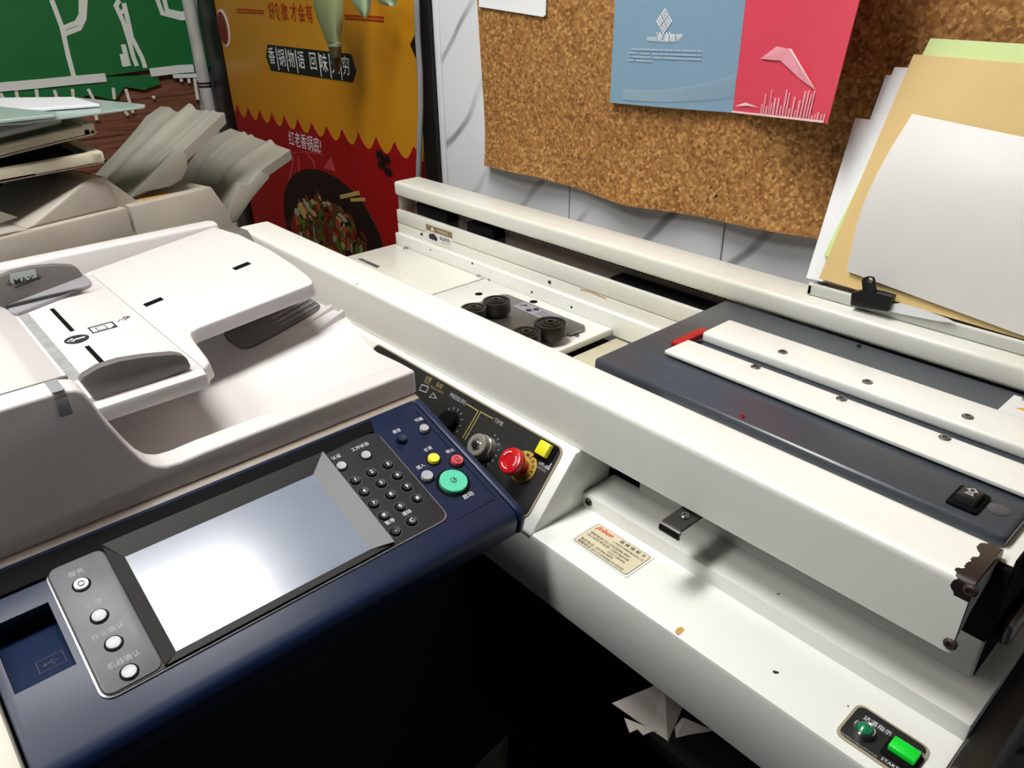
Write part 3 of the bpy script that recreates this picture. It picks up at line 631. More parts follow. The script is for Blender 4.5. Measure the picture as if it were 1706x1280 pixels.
def button(p, r, m_, h=.012, base=.006, name='button', well=True):
    a, b = PF.px(*p, h)
    w = obj(name, PF.lathe(a, b, [(r*1.0, base), (r, h-.002), (r*.93, h), (r*.55, h-.0008), (0, h-.0008)], 28), m_, panel)
    if well: obj('button_well', PF.ring(a, b, r*1.02, r*1.25, base-.002, base+.0012, n=28), 'deep_black', panel)
    return a, b
for p, ch in (((592, 799), '1'), ((619, 786), '2'), ((646, 773), '3'), ((607, 818), '4'), ((635, 804), '5'), ((662, 791), '6'), ((623, 838), '7'), ((651, 823), '8'), ((678, 810), '9'), ((640, 858), '*'), ((667, 843), '0'), ((695, 829), '#'), ((686, 867), 'C'), ((659, 884), '-')):
    a, b = button(p, .0122, 'black_plastic', name='number_key')
    obj('key_ring', PF.ring(a, b, .0156, .0170, .006, .0066, n=24), 'bezel_side', panel)
    text(PF, ch, a, b-(.004 if ch == '*' else 0), (.0145 if ch != '*' else .024), 'print_white', panel, h=.0122, bold=.02)
for p, m_ in (((610, 757), 'button_grey'), ((569, 775), 'button_grey')): button(p, .0132, m_)
for p, s_ in (((600, 745), '工作状态'), ((560, 762), '认证'), ((678, 855), '清除'), ((650, 870), '暂停')):
    a, b = PF.px(*p, .006); text(PF, s_, a, b, .0135, 'print_white', panel, h=.0068)
for p, m_, s_, lp_, r in (((707, 712), 'button_grey', '节能', (698, 700), .0132), ((670, 729), 'navy_plastic', '语言', (661, 719), .0132), ((723, 762), 'button_yellow', '全清', (713, 749), .0162), ((762, 765), 'button_red', '停止', (750, 752), .0172), ((712, 791), 'button_grey', '插入', (701, 778), .0162)):
    button(p, r, m_, base=0); a, b = PF.px(*lp_); text(PF, s_, a, b, .0135, 'print_white', panel, h=.001)
a, b = PF.px(762, 765, .012); bm = PF.ring(a, b+.003, .005, .0063, .011, .0125, n=16); PF.line((a-.007, b-.008), (a+.007, b-.008), .0022, .011, .0125, bm); obj('stop_mark', bm, 'print_dark', panel)
a, b = button((756, 800), .038, 'button_green', .013, 0, 'start_button')
bm = PF.ring(a, b, .008, .0095, .012, .0135, n=6); PF.stroke([(a-.004, b-.004), (a+.004, b+.004), (a+.004, b-.004)], .0016, .012, .0135, bm); obj('start_mark', bm, 'print_dark', panel)
a, b = PF.px(780, 826); text(PF, '启动', a, b, .017, 'print_white', panel, h=.001)
for p, m_ in (((135, 972), 'button_white'), ((165, 1025), 'button_grey'), ((189, 1070), 'button_grey'), ((215, 1118), 'button_grey')):
    a, b = button(p, .0145, m_, base=.009, h=.015)
    if p[0] == 135: obj('home_mark', PF.ring(a, b, .0055, .007, .0155, .0165, n=6), 'print_dark', panel)
for p, s_ in (((127, 955), '服务'), ((156, 1007), '复印'), ((180, 1053), '作业确认'), ((207, 1100), '机器确认')):
    a, b = PF.px(*p, .009); text(PF, s_, a, b, .0155, 'print_faint', panel, h=.0098)
# seam line on the panel
bm = NB(); PF.line((1.035, PF.px(700, 690)[1]+.02), (1.035, PF.px(832, 825)[1]), .0018, 0, .0006, bm); PF.line((.90, PF.px(832, 828)[1]), (1.035, PF.px(832, 828)[1]), .0012, 0, .0006, bm); obj('panel_seam', bm, 'deep_black', panel)
obj('panel_gap_shade', PF.poly([(-.08, -.040), (.58, -.040), (.885, -.020), (.90, .018), (-.08, .018)], -.001, .0065), 'deep_black', panel)  # black strip: lid shadow and gap painted onto the panel back
# ---- lid
obj('lid_base', prism(NB(), [(-3.05, -1.15), (-1.640, -1.15), (-1.648, -1.082), (-1.70, -1.074), (-3.05, -1.074)], 'y', -.9, 1.078, .006), 'warm_plastic', cop)  # ledge under the lip, its shade put into the darker plastic
lid = obj('lid_body', box(NB(), -3.05, -1.70, -.9, 1.083, -1.092, -1.055, .004), 'white_plastic', cop)
yz = [(-.9, -1.080), (1.085, -1.080), (1.085, -1.004), (.46, -1.006), (.40, -1.009), (.365, -1.006), (.340, -.992), (.322, -.968), (.305, -.93), (.275, -.85), (.258, -.79), (.248, -.762), (.235, -.750), (.21, -.744), (-.9, -.744)]
obj('front_wall', prism(NB(), yz, 'x', -1.745, -1.672, .016, 3), 'white_plastic', cop)
# output tray surface
def prof_end(x):
    P = [(-2.86, -1.0), (-2.55, -1.0), (-2.40, -.985), (-2.25, -.955), (-2.15, -.95), (-2.07, -.946), (-2.03, -.955), (-2.0, -.972), (-1.95, -1.004), (-1.88, -1.018), (-1.80, -1.012), (-1.70, -1.006)]
    for (x0, z0_), (x1, z1_) in zip(P, P[1:]):
        if x <= x1: return z0_+(z1_-z0_)*max(0, (x-x0)/(x1-x0))
    return P[-1][1]
def otr(s_, t_):
    x = -2.86+s_*1.13; y = .26+t_*.824
    k = min(1, max(0, (y-.42)/.66)); k = k**1.6; return (x, y, -1.062*(1-k)+prof_end(x)*k)
bm = grid(otr, 46, 30, tdir=(0, 0, -.028)); obj('output_tray', bm, 'white_plastic', cop)
def fin(x, yA, yB, zA, zB, w):
    return prism3(NB(), [(x, yA, zA), (x+w, yA, zA), (x+w, yB, zB), (x, yB, zB)], [(x, yA, zA-.02), (x+w*1.2, yA, zA-.02), (x+w*2, yB, zB-.06), (x-w*.4, yB, zB-.06)])
obj('tray_rib', fin(-2.145, .80, 1.083, -1.035, -.936, .016), 'white_plastic', cop)
obj('tray_rib', fin(-2.07, .78, 1.083, -1.040, -.930, .016), 'white_plastic', cop)
obj('tray_rib', fin(-2.40, .55, 1.07, -.985, -.925, .03), 'white_plastic', cop)
IFr = Frame((0, .93, -.985), (1, 0, 0), (0, 1, .22))
obj('tray_insert', IFr.poly(rnd([(-2.36, -.15), (-2.17, -.15), (-2.17, .15), (-2.36, .15)], .05), -.01, .004), 'grey_plastic', cop)
bm = NB()
for k in range(5): IFr.line((-2.33+k*.034, .0), (-2.33+k*.034, .14), .008, .003, .009, bm)
obj('insert_ribs', bm, 'light_grey_plastic', cop)
# feeder housing and input tray
obj('feeder_cover', prism(NB(), [(-.9, -.762), (.10, -.752), (.19, -.79), (.262, -.862), (.272, -.872), (.272, -1.06), (-.9, -1.06)], 'x', -2.84, -1.752, .012, 3), 'white_plastic', cop)
FL = Frame((0, 0, -.87), (1, 0, 0), (0, 1, 0)); XT = Frame((0, .535, -.87), (1, 0, 0), (0, 1, .15))
flat = [(-2.84, .262), (-1.80, .262), (-1.80, .545), (-2.84, .545)]
trayp = obj('input_tray', FL.poly(flat, -.042, 0, b=.006), 'white_plastic', cop)
ext = XT.pxs([(357, 378), (400, 391), (451, 416), (490, 441), (513, 459), (521, 468), (519, 473), (508, 477), (330, 546), (319, 551), (317, 557), (322, 566), (345, 596), (349, 604), (341, 612)])
ext = [(-2.84, 0.004)]+ext+[(-1.80, .004)]
obj('tray_extension', XT.poly(ext, -.045, .001, b=.010, seg=3), 'white_plastic', cop)
for p in ((256, 504), (403, 444)):
    a, b = XT.px(*p); obj('sensor_slot', XT.poly([(a-.014, b-.028), (a+.014, b-.028), (a+.014, b+.028), (a-.014, b+.028)], 0, .0022), 'deep_black', trayp)
bm = NB(); ys = .366
obj('guide_slot', FL.poly([(-2.56, ys-.006), (-2.33, ys-.006), (-2.33, ys+.006), (-2.56, ys+.006)], 0, .0012), 'deep_black', trayp); obj('guide_slot', FL.poly([(-2.19, ys-.006), (-1.98, ys-.006), (-1.98, ys+.006), (-2.19, ys+.006)], 0, .0012), 'deep_black', trayp)
obj('grey_film_strip', FL.poly([(-2.80, .276), (-1.99, .276), (-1.99, .304), (-2.80, .304)], 0, .0012), 'strip_grey', trayp)
obj('hinge_seam', FL.poly([(-2.80, .5462), (-1.81, .5462), (-1.81, .5478), (-2.80, .5478)], 0, .003), 'grey_plastic', trayp)
# label with arrow and pictograms
q0 = FL.px(112, 567); q1 = FL.px(218, 531)
obj('tray_label', FL.poly(rnd([(q0[0]-.045, q0[1]-.02), (q0[0]+.045, q0[1]-.02), (q0[0]+.045, .535), (q0[0]-.045, .535)], .02), 0, .001), 'button_white', trayp)
a, b = FL.px(128, 566); obj('arrow_disc', FL.circ(a, b, .032, .0008, .0016), 'print_dark', trayp)
bm = NB(); FL.line((a, b-.02), (a, b+.022), .008, .0012, .0022, bm); FL.poly([(a, b-.026), (a+.014, b-.008), (a-.014, b-.008)], .0012, .0022, bm); obj('arrow', bm, 'button_white', trayp)
a, b = FL.px(170, 547); bm = NB(); r = [(a-.024, b-.03), (a+.024, b-.03), (a+.024, b+.034), (a-.024, b+.034)]; FL.stroke(r+[r[0]], .004, .0008, .003, bm); FL.stroke([(a-.014, b-.014), (a+.014, b-.014), (a+.014, b+.012), (a-.014, b+.012), (a-.014, b-.014)], .0025, .0008, .0018, bm); FL.poly([(a+.006, b+.034), (a+.024, b+.034), (a+.024, b+.012)], .0008, .0018, bm)
a, b = FL.px(205, 533); FL.stroke([(a+.014, b-.018), (a-.004, b-.008), (a+.01, b+.004), (a-.012, b+.018)], .0025, .0008, .0018, bm); FL.ring(a-.008, b+.012, .008, .0105, .0008, .0018, bm, n=12)
obj('pictogram', bm, 'print_dark', trayp)
# side guides
G1 = Frame((-1.84, 0, 0), (0, 1, 0), (0, 0, 1))
gp = G1.pxs([(133, 636), (140, 627), (165, 612), (200, 601), (245, 594), (290, 590), (305, 592), (313, 598), (320, 613), (166, 678)])
obj('front_guide', G1.poly(gp, -.03, 0, b=.006), 'grey_plastic', cop)
G2 = Frame((-2.62, 0, 0), (0, 1, 0), (0, 0, 1))
gq = G2.pxs([(0, 462), (20, 453), (50, 446), (90, 442), (122, 443), (132, 449), (140, 461), (8, 511), (-40, 529), (-40, 475)])
gd = obj('rear_guide', G2.poly(gq, -.03, 0, b=.006), 'grey_plastic', cop)
obj('guide_foot', FL.poly(rnd(FL.pxs([(8, 512), (140, 461), (154, 474), (150, 480), (30, 528), (20, 526)]), .012), 0, .012, b=.004), 'light_grey_plastic', cop)
a, b = G2.px(40, 467); text(G2, '↓MAX↓', a, b, .026, 'print_dark', gd, h=.003, bold=.015)
obj('max_line', G2.line(G2.px(24, 480), G2.px(64, 464), .004, .0, .003), 'print_dark', gd)
gm = G2.pxs([(16, 456), (58, 448), (62, 462), (18, 474)])
obj('max_patch', G2.poly(gm, 0, .0016), 'panel_translucent', gd)
obj('cover_seam', box(NB(), -1.754, -1.744, -.9, .238, -.80, -.7475), 'grey_plastic', cop)
# status light strip on the front wall
LFm = Frame((-1.671, 0, 0), (0, 1, 0), (0, 0, 1))
bm = NB(); q = LFm.px(107, 680)
box(bm, -1.735, -1.6715, q[0]-.012, q[0]+.012, -.7445, -.742, .0008, 1)
obj('status_light', prism(bm, [(-1.70, -.745), (-1.69, -.744), (-1.672, -.755), (-1.667, -.77), (-1.667, -.80), (-1.672, -.80), (-1.675, -.77)], 'y', q[0]-.012, q[0]+.012), 'light_grey_plastic', cop)
# rear rim of the lid
rp = [(-3.16, -1.08), (-3.16, -.885), (-3.12, -.852), (-3.05, -.838), (-3.01, -.842), (-2.985, -.96), (-2.985, -1.08)]
obj('rear_rim', prism(NB(), rp, 'y', -.9, 1.085, .010, 3), 'white_plastic', cop)
pe = pz(398, 384, -.862)
obj('rim_end', prism(NB(), [(pe.x-.10, -1.06), (pe.x-.10, -.868), (pe.x+.02, -.860), (pe.x+.07, -.90), (pe.x+.08, -1.06)], 'y', pe.y-.10, pe.y+.03, .010, 3), 'grey_plastic', cop)

# ================================================================ BEIGE COPIER BEHIND
A_, B_ = pz(0, 397, -.87), pz(211, 345.5, -.87)
dirv = (B_-A_).normalized()
HF = Frame(A_, dirv, (0, 0, 1))           # front face frame: a along the front, b up, h towards the white copier
old = thing('old_copier', 'aged beige photocopier with fanned-out output trays, behind the white photocopier', 'photocopier', A_+dirv*.4+Vector((-.5, 0, FLOOR-A_.z)))
ga = HF.px(214, 350)[0]; ge = HF.px(355, 320)[0]
def slab(pts, d0, d1, b=.01): return HF.poly(pts, -d1, -d0, b=b)
obj('base_unit', slab([(-1.2, FLOOR-A_.z), (ge+.05, FLOOR-A_.z), (ge+.05, -.12), (-1.2, -.12)], .02, 1.9), 'cream_plastic', old)
h_front = obj('lid_block', slab([(-1.2, -.2), (ga, -.2), (ga, 0), (-1.2, 0)], 0, 1.7, .012), 'aged_plastic', old)
hp = HF.pxs([(48, 380), (147, 304), (160, 300), (181, 296), (205, 347)])
hp = [(hp[0][0], .0), hp[1], hp[2], hp[3], (hp[4][0], .0)]
obj('hump', HF.poly(hp, -.55, -.03, b=.012, seg=3), 'aged_plastic', old)
obj('hump_end', HF.poly([(ga-.02, -.02), hp[3], (ga+.10, -.02)], -.9, -.05), 'aged_plastic', old)
b2 = [(ga+.012, -.3), (ga+.012, .0), (HF.px(355, 320)[0], HF.px(355, 320)[1]), (HF.px(374, 356)[0], HF.px(374, 356)[1]), (HF.px(374, 356)[0]+.1, -.3)]
b2 = [(ga+.012, -.3), (ga+.012, .0), (ge, .0), (ge+.07, -.14), (ge+.09, -.3)]
obj('exit_block', HF.poly(b2, -.30, -.0, b=.012), 'aged_plastic', old)
bm = NB()
for k in range(5): HF.poly([(ga+.10+k*.03, .0), (ga+.125+k*.03, .0), (ga+.115+k*.03, .002)], -.12-.01*(k % 2), -.04, bm)
obj('sticker_remnant', bm, 'stain', old)
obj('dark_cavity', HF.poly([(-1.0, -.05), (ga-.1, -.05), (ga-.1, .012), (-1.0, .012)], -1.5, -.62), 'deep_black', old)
obj('side_flap', HF.poly(HF.pxs([(-60, 380), (0, 352), (30, 362), (0, 372), (-60, 395)]), -.02, .0), 'grey_tray', old)
# upper fanned tray: ribbed sheet from low left to high right
def tray_sheet(name, near, far, ribs, thick, mat_):
    """near/far: pixel polylines with depths (x) of the near and far edges"""
    N = [px(u, v, x) for u, v, x in near]; Fp = [px(u, v, x) for u, v, x in far]
    def at(P, t):
        k = t*(len(P)-1); i = min(int(k), len(P)-2); return P[i].lerp(P[i+1], k-i)
    def fn(s_, t_):
        p = at(N, s_).lerp(at(Fp, s_), t_)
        r = 0
        for c, w, hgt in ribs:
            d = abs(t_-c)/w
            if d < 1: r += hgt*(1-d*d)
        p = p.copy(); p.z += r; return p
    return obj(name, grid(fn, 24, 40, tdir=(0, 0, -thick)), mat_, old)
tray_sheet('output_bin', [(205, 330, -3.78), (245, 298, -3.8), (290, 263, -3.82), (310, 248, -3.84), (374, 188, -3.88)], [(150, 300, -4.6), (200, 246, -4.6), (228, 214, -4.6), (243, 194, -4.6), (268, 177, -4.6)], [(.16, .03, .008), (.26, .03, .008), (.50, .08, .030), (.74, .10, -.02)], .05, 'grey_tray')
G3 = [(210, 331), (240, 318), (282, 309), (300, 298), (309, 280), (309, 262), (303, 250), (290, 250)]
XF = Frame((-3.78, 0, 0), (0, 1, 0), (0, 0, 1))
obj('bin_side', XF.poly(XF.pxs(G3), -.03, .03, b=.008), 'grey_tray', old)
tray_sheet('output_bin', [(376, 372, -3.85), (388, 345, -3.87), (404, 314, -3.89), (422, 293, -3.92), (452, 272, -3.95), (484, 250, -4.0)], [(285, 330, -4.7), (295, 305, -4.7), (312, 275, -4.7), (330, 250, -4.7), (350, 230, -4.7), (384, 214, -4.7)], [(.3, .06, .02), (.62, .03, .012), (.75, .04, .012)], .05, 'grey_tray')
XG = Frame((-3.85, 0, 0), (0, 1, 0), (0, 0, 1))
obj('bin_side', XG.poly(XG.pxs([(374, 372), (392, 370), (418, 330), (448, 294), (432, 282), (412, 306), (398, 304), (386, 330)]), -.04, .02, b=.008), 'grey_tray', old)
# loose tray lids and panels piled on the beige copier
def slanted_lid(name, pxs, x, depth, hgt, label, m_='lid_cream', cav=True):
    q = [px(u, v, x) for u, v in pxs]      # front face quad: top-left, top-right, bottom-right, bottom-left
    e = Vector((-depth, 0, 0)); t = thing(name, label, 'tray', (q[2]+q[3])/2+e*.5)
    obj('front_edge', prism3(NB(), q, [p+Vector((-.05, 0, 0)) for p in q], .008), m_, t)
    lift = q[0]-q[3]
    obj('side_edge', prism3(NB(), [q[1], q[2], q[2]+Vector((0, -.05, 0)), q[1]+Vector((0, -.05, 0))], [p+e for p in (q[1], q[2], q[2]+Vector((0, -.05, 0)), q[1]+Vector((0, -.05, 0)))], .006), m_, t)
    lo = [q[3]+lift*.1, q[2]+lift*.1, q[2]+e+lift*.1, q[3]+e+lift*.1]
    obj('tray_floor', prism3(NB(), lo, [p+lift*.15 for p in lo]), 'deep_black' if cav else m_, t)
    return q
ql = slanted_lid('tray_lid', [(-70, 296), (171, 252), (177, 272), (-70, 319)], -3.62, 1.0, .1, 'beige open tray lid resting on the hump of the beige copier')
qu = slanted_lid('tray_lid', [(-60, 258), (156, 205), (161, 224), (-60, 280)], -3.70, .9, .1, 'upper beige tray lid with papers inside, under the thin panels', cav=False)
def sheet(name, pts, thick, m_, label, cat, group=None, parent=None):
    bm = prism3(NB(), pts, [Vector(p)+Vector((0, 0, thick)) for p in pts], .002, 1); o = obj(name, bm, m_, parent, smooth=False)
    if parent is None: tag(o, label, cat, group)
    return o
ud = (qu[1]-qu[0]).normalized()
e1 = qu[0]+Vector((-.1, 0, .012)); e2 = qu[0].lerp(qu[1], .80)+Vector((-.1, 0, .012))
sheet('paper_stack', [e1, e2, e2+Vector((-.5, 0, 0)), e1+Vector((-.5, 0, 0))], .02, 'paper', 'stack of white paper lying in the upper beige tray lid', 'paper')
e1 = qu[0]+Vector((-.28, 0, .034)); e2 = qu[0].lerp(qu[1], .60)+Vector((-.28, 0, .034))
sheet('brown_folder', [e1, e2, e2+Vector((-.45, 0, 0)), e1+Vector((-.45, 0, 0))], .03, 'label_brown', 'flat brown folder on the paper stack in the upper tray lid', 'folder')
zq = -.452
def zsheet(pxs, z): return [pz(u, v, z) for u, v in pxs]
sheet('acrylic_panel', zsheet([(-60, 213), (40, 208), (241, 181), (243, 178), (130, 166), (-60, 172)], -.470), .01, 'panel_translucent', 'large pale frosted panel topping the pile, reaching furthest towards the poster', 'panel')
sheet('acrylic_panel', zsheet([(-60, 188), (60, 186), (167, 178), (122, 166), (-60, 168)], -.456), .012, 'panel_white', 'small glossy white panel lying on the large frosted panel', 'panel')
sheet('acrylic_panel', zsheet([(-60, 212), (93, 196), (94, 192), (-60, 176)], -.452), .012, 'panel_translucent', 'pale grey-green panel beside the glossy white panel on the pile', 'panel')

# ================================================================ LEFT WALL: GREEN BANNER, PIPE
GFm = Frame((LEFT+.06, 0, 0), (0, 1, 0), (0, 0, 1))
gb = thing('green_banner', 'deep green banner with white line drawings on the left wall', 'banner', (LEFT+.03, 1.2, -.6))
outl = [(-3.3, -.62)]+GFm.pxs([(0, 143), (80, 139), (180, 126), (250, 116), (350, 112)])+[(GFm.px(352, 112)[0]-.02, 2.9), (-3.3, 2.9)]
obj('sheet', GFm.poly(outl, -.008, 0), 'banner_green', gb)
drip = GFm.pxs([(0, 146), (90, 142), (180, 128), (262, 125), (268, 140), (240, 150), (208, 145), (192, 168), (150, 158), (120, 168), (90, 160), (60, 172), (30, 165), (0, 170)])
obj('torn_hem', GFm.poly(drip, -.012, -.004), 'banner_drip', gb)
wv_ = .032; GI = [0]
def gl(pts, w=wv_):
    GI[0] += 1; obj('white_line', GFm.stroke(GFm.pxs(pts), w, -.002, .003+.0004*GI[0]), 'line_white', gb)
gl([(86, 0), (103, 45), (114, 95), (123, 128)]); gl([(135, -5), (135, 25), (128, 38), (105, 47)]); gl([(142, -5), (140, 30), (132, 47), (106, 57)])
gl([(198, 0), (193, 10), (205, 36), (215, 68), (222, 95), (228, 110)]); gl([(206, 5), (212, 30), (219, 62), (236, 95), (242, 113)]); gl([(205, 74), (214, 110)], .035); gl([(203, 90), (208, 111)], .035); gl([(201, 18), (206, 20)], .03)
gl([(260, -6), (270, 22), (300, 30), (327, 30)]); gl([(272, -6), (278, 18), (300, 23), (325, 22)]); gl([(323, -5), (326, 28)]); gl([(323, 42), (328, 60)])
gl([(-10, 146), (60, 140), (120, 134), (176, 129)], .06); gl([(250, 121), (300, 115), (322, 114)], .06)
for (u, v, u2, v2) in ((0, 155, 6, 166), (26, 150, 30, 168), (60, 148, 62, 166), (90, 150, 95, 166), (120, 148, 122, 164), (146, 148, 155, 165), (188, 146, 190, 165), (209, 148, 221, 188), (323, 128, 329, 166), (208, 186, 213, 192), (159, 192, 161, 200), (300, 128, 302, 136), (313, 128, 315, 138), (326, 130, 345, 147), (254, 160, 257, 164)):
    obj('paint_drip', GFm.line(GFm.px(u, v, -.01), GFm.px(u2, v2, -.01), .022, -.012, .001), 'paint_white', gb)
gl([(288, 127), (320, 126), (345, 124)], .03)
ca, cb = GFm.px(347, 60), GFm.px(388, 215)
pipe = thing('wall_pipe', 'white pipe running down the corner beside the black poster frame', 'pipe', (LEFT+.06, 2.50, FLOOR))
obj('pipe', tube([(LEFT+.09, 2.53, 3.0), (LEFT+.09, 2.53, -.62), (LEFT+.09, 2.535, -1.0), (LEFT+.09, 2.535, FLOOR)], .05, 12), 'pipe_white', pipe)
PB = Frame((LEFT+.09, 2.532, 0), (1, 0, 0), (0, 1, 0))
bm = NB()
for z_ in (-.72, -.745): PB.ring(0, 0, .045, .056, z_, z_+.012, bm, n=16)
obj('cable_tie', bm, 'clip_black', pipe)

# ================================================================ POSTER
pos = thing('food_poster', 'tall yellow and red hotpot poster in a black frame', 'poster', (-4.9, WALL-.03, FLOOR))
fl, frr = -6.345, -3.55
obj('poster_sheet', box(NB(), fl+.02, frr-.02, WALL-.012, WALL+.02, FLOOR, 2.6), 'yellow_print', pos)
obj('frame_side', box(NB(), fl-.27, fl+.005, WALL-.03, WALL+.02, FLOOR, 2.6, .01), 'frame_black', pos)
obj('frame_side', box(NB(), frr-.13, frr, WALL-.03, WALL+.02, FLOOR, 2.6, .01), 'frame_black', pos)
PO = Frame((0, WALL-.012, 0), (1, 0, 0), (0, 0, 1))
# red field with a scalloped top
zt_ = [(fl+.03, FLOOR+.02)]; n_ = 14; x0, x1 = fl+.03, frr-.12
zz = []
for i in range(n_*10+1):
    x = x0+(x1-x0)*i/(n_*10); ph = ((x+6.244)/.2042) % 1
    zz.append((x, -.935+.095*(1-abs(math.sin(math.pi*ph))**.85)))
red = [(x0, FLOOR+.02)]+zz+[(x1, FLOOR+.02)]
obj('red_field', PO.poly(red, 0, .004), 'red_print', pos)
bn = PO.pxs([(446, 74), (585, 90), (594, 118), (588, 137), (452, 117), (444, 95)])
obj('black_ribbon', PO.poly(bn, 0, .004), 'frame_black', pos)
ba, bb_ = PO.px(445, 96), PO.px(593, 114); mz_ = -.466; L_ = bb_[0]-ba[0]
chars = '香锅物语 回味无穷'
pxs_ = [(454, 95), (471, 98), (487, 100), (503, 102), None, (523, 104), (541, 107), (560, 110), (578, 112)]
for ch, p in zip(chars, pxs_):
    if p:
        a, b = PO.px(*p); text(PO, ch, a, b, .118, 'print_white', pos, h=.006, sx=.86, bold=.004)
bm = NB()
for p in (463, 479, 495, 534, 551, 569):
    v = 96+(p-454)*.14; a, b = PO.px(p, v); obj('ribbon_bar', PO.line((a, b-.075), (a, b+.07), .007, .003, .006), 'print_white', pos)
for ch, p in zip('好食欲才会有', ((453, 20), (463, 21), (475, 22), (490, 23), (503, 24), (516, 25))):
    a, b = PO.px(*p); text(PO, ch, a, b, .115, 'red_text', pos, h=.003, sx=.85, bold=.012)
bm = NB()
for p, q in (((395, 15), (440, 18)), ((395, 20), (440, 22)), ((574, 25), (640, 29)), ((575, 30), (640, 35))): PO.line(PO.px(*p), PO.px(*q), .009, 0, .003, bm)
obj('rule_lines', bm, 'red_text', pos)
rb = PO.pxs([(684, 74), (694, 54), (710, 50), (710, 112), (697, 104)]); obj('black_tab', PO.poly(rb, 0, .004), 'frame_black', pos)
# round food sticker at the frame, bowl of food
a, b = PO.px(373, 47); obj('food_sticker_edge', PO.circ(a, b, .10, 0, .004, ry=.13), 'label_white', pos); obj('food_sticker', PO.circ(a-.01, b, .085, .003, .006, ry=.115), 'food_red', pos)
bc = PO.px(556, 370); RX, RY = .62, .40
c1 = PO.px(470, 330); c2 = PO.px(640, 400); ct = PO.px(520, 281)
bx = (c1[0]+c2[0])/2; bxr = (c2[0]-c1[0])/2; byc = ct[1]-.46; 
obj('bowl', PO.circ(bx, byc, bxr, .003, .007, ry=.47, n=48), 'picture_black', pos)
bm = {}
fr_ = random.Random(5)
for i in range(290):
    t1 = fr_.uniform(0, 6.283); rr1 = math.sqrt(fr_.random())*.80
    a = bx-.02+bxr*rr1*math.cos(t1); b = byc-.06+.40*rr1*math.sin(t1); k = fr_.choice(['food_orange', 'food_green', 'food_green', 'food_cream', 'food_brown', 'food_brown', 'food_brown', 'food_pale', 'food_red', 'food_red'])
    w, h_ = fr_.uniform(.025, .085), fr_.uniform(.010, .034); ang = fr_.uniform(-1.6, 1.6); c, sn = math.cos(ang), math.sin(ang)
    bm.setdefault(k, NB()); q = [(a+x*c-y*sn, b+x*sn+y*c) for x, y in ((-w, -h_*.3), (-w*.4, -h_), (w*.5, -h_), (w, 0), (w*.4, h_), (-w*.5, h_))]
    PO.poly(q, .006, .0075+.00001*i, bm[k])
for k, b_ in bm.items(): o = obj('food_pieces', b_, k, pos, smooth=False); o['kind'] = 'stuff'
bm = NB()
for p, q, w in (((569, 328), (600, 321), .028), ((586, 333), (610, 332), .022)): PO.line(PO.px(*p), PO.px(*q), w, .007, .011, bm)
obj('chopsticks', bm, 'food_cream', pos)
bm = NB()
for pts, w in (([(483, 300), (490, 268), (486, 258)], .02), ([(500, 296), (498, 262)], .02), ([(526, 290), (524, 270), (512, 256)], .015)): obj('steam', PO.stroke(PO.pxs(pts), w, .0035, .006), 'steam_pink', pos)
obj('steam', PO.poly(PO.pxs([(540, 280), (552, 262), (560, 286)]), .0035, .005), 'steam_pink', pos)
a, b = PO.px(508, 238); text(PO, '红老香锅底!', a, b, .115, 'print_white', pos, h=.006, sx=.8, shear=.2)
bm = PO.stroke(PO.pxs([(488, 255), (510, 253), (540, 258)]), .008, .0035, .006); obj('underline', bm, 'steam_pink', pos)
bm = NB()
for p in ((634, 258), (645, 266), (637, 274), (648, 286)):
    a, b = PO.px(*p)
    for k in range(4):
        th = k*math.pi/4; PO.line((a-.05*math.cos(th), b-.034*math.sin(th)), (a+.05*math.cos(th), b+.034*math.sin(th)), .016, .0035, .006+.0002*k, bm)
obj('star_anise', bm, 'frame_black', pos)
# hanging cable over the poster
cb_ = [py(u, v, WALL-.06) for u, v in ((692, -60), (694, 0), (696, 60), (700, 120), (701, 180), (699, 240), (697, 300), (697, 340))]
tag(obj('hanging_cable', tube(cb_, .016, 8), 'cable_grey'), 'thin grey cable hanging down in front of the red and yellow poster', 'cable')
# drooping plant leaves above the poster
pl = thing('hanging_plant', 'drooping olive green plant leaves hanging over the top of the poster', 'plant', py(545, -120, 2.35))
def leaf(pts, m_, tip=None, yd=2.35):
    """pts: (u,v,halfwidth px)"""
    def fn(s_, t_):
        k = s_*(len(pts)-1); i = min(int(k), len(pts)-2); f = k-i
        u = pts[i][0]*(1-f)+pts[i+1][0]*f; v = pts[i][1]*(1-f)+pts[i+1][1]*f; w = pts[i][2]*(1-f)+pts[i+1][2]*f
        x = (t_-.5)*2; return py(u+x*w, v, yd+.05*x*x-.03)
    return obj('leaf', grid(fn, 28, 8, tdir=(0, .006, 0)), m_, pl)
leaf([(543, -60, 20), (544, -20, 24), (546, 10, 24), (549, 30, 21), (552, 50, 16), (555, 70, 12), (557, 73, 11)], 'leaf_green')
leaf([(557, 73, 11.5), (557, 78, 11)], 'leaf_pale'); leaf([(557, 77, 10.5), (559, 96, 8)], 'leaf_tip'); leaf([(559, 96, 8), (560, 112, 6), (561, 124, 1)], 'picture_black')
leaf([(600, -50, 20), (600, -10, 17), (603, 8, 14), (607, 22, 8), (608, 30, 2)], 'leaf_pale'); leaf([(640, -40, 26), (642, -5, 20), (645, 4, 14), (650, 10, 8)], 'leaf_pale')

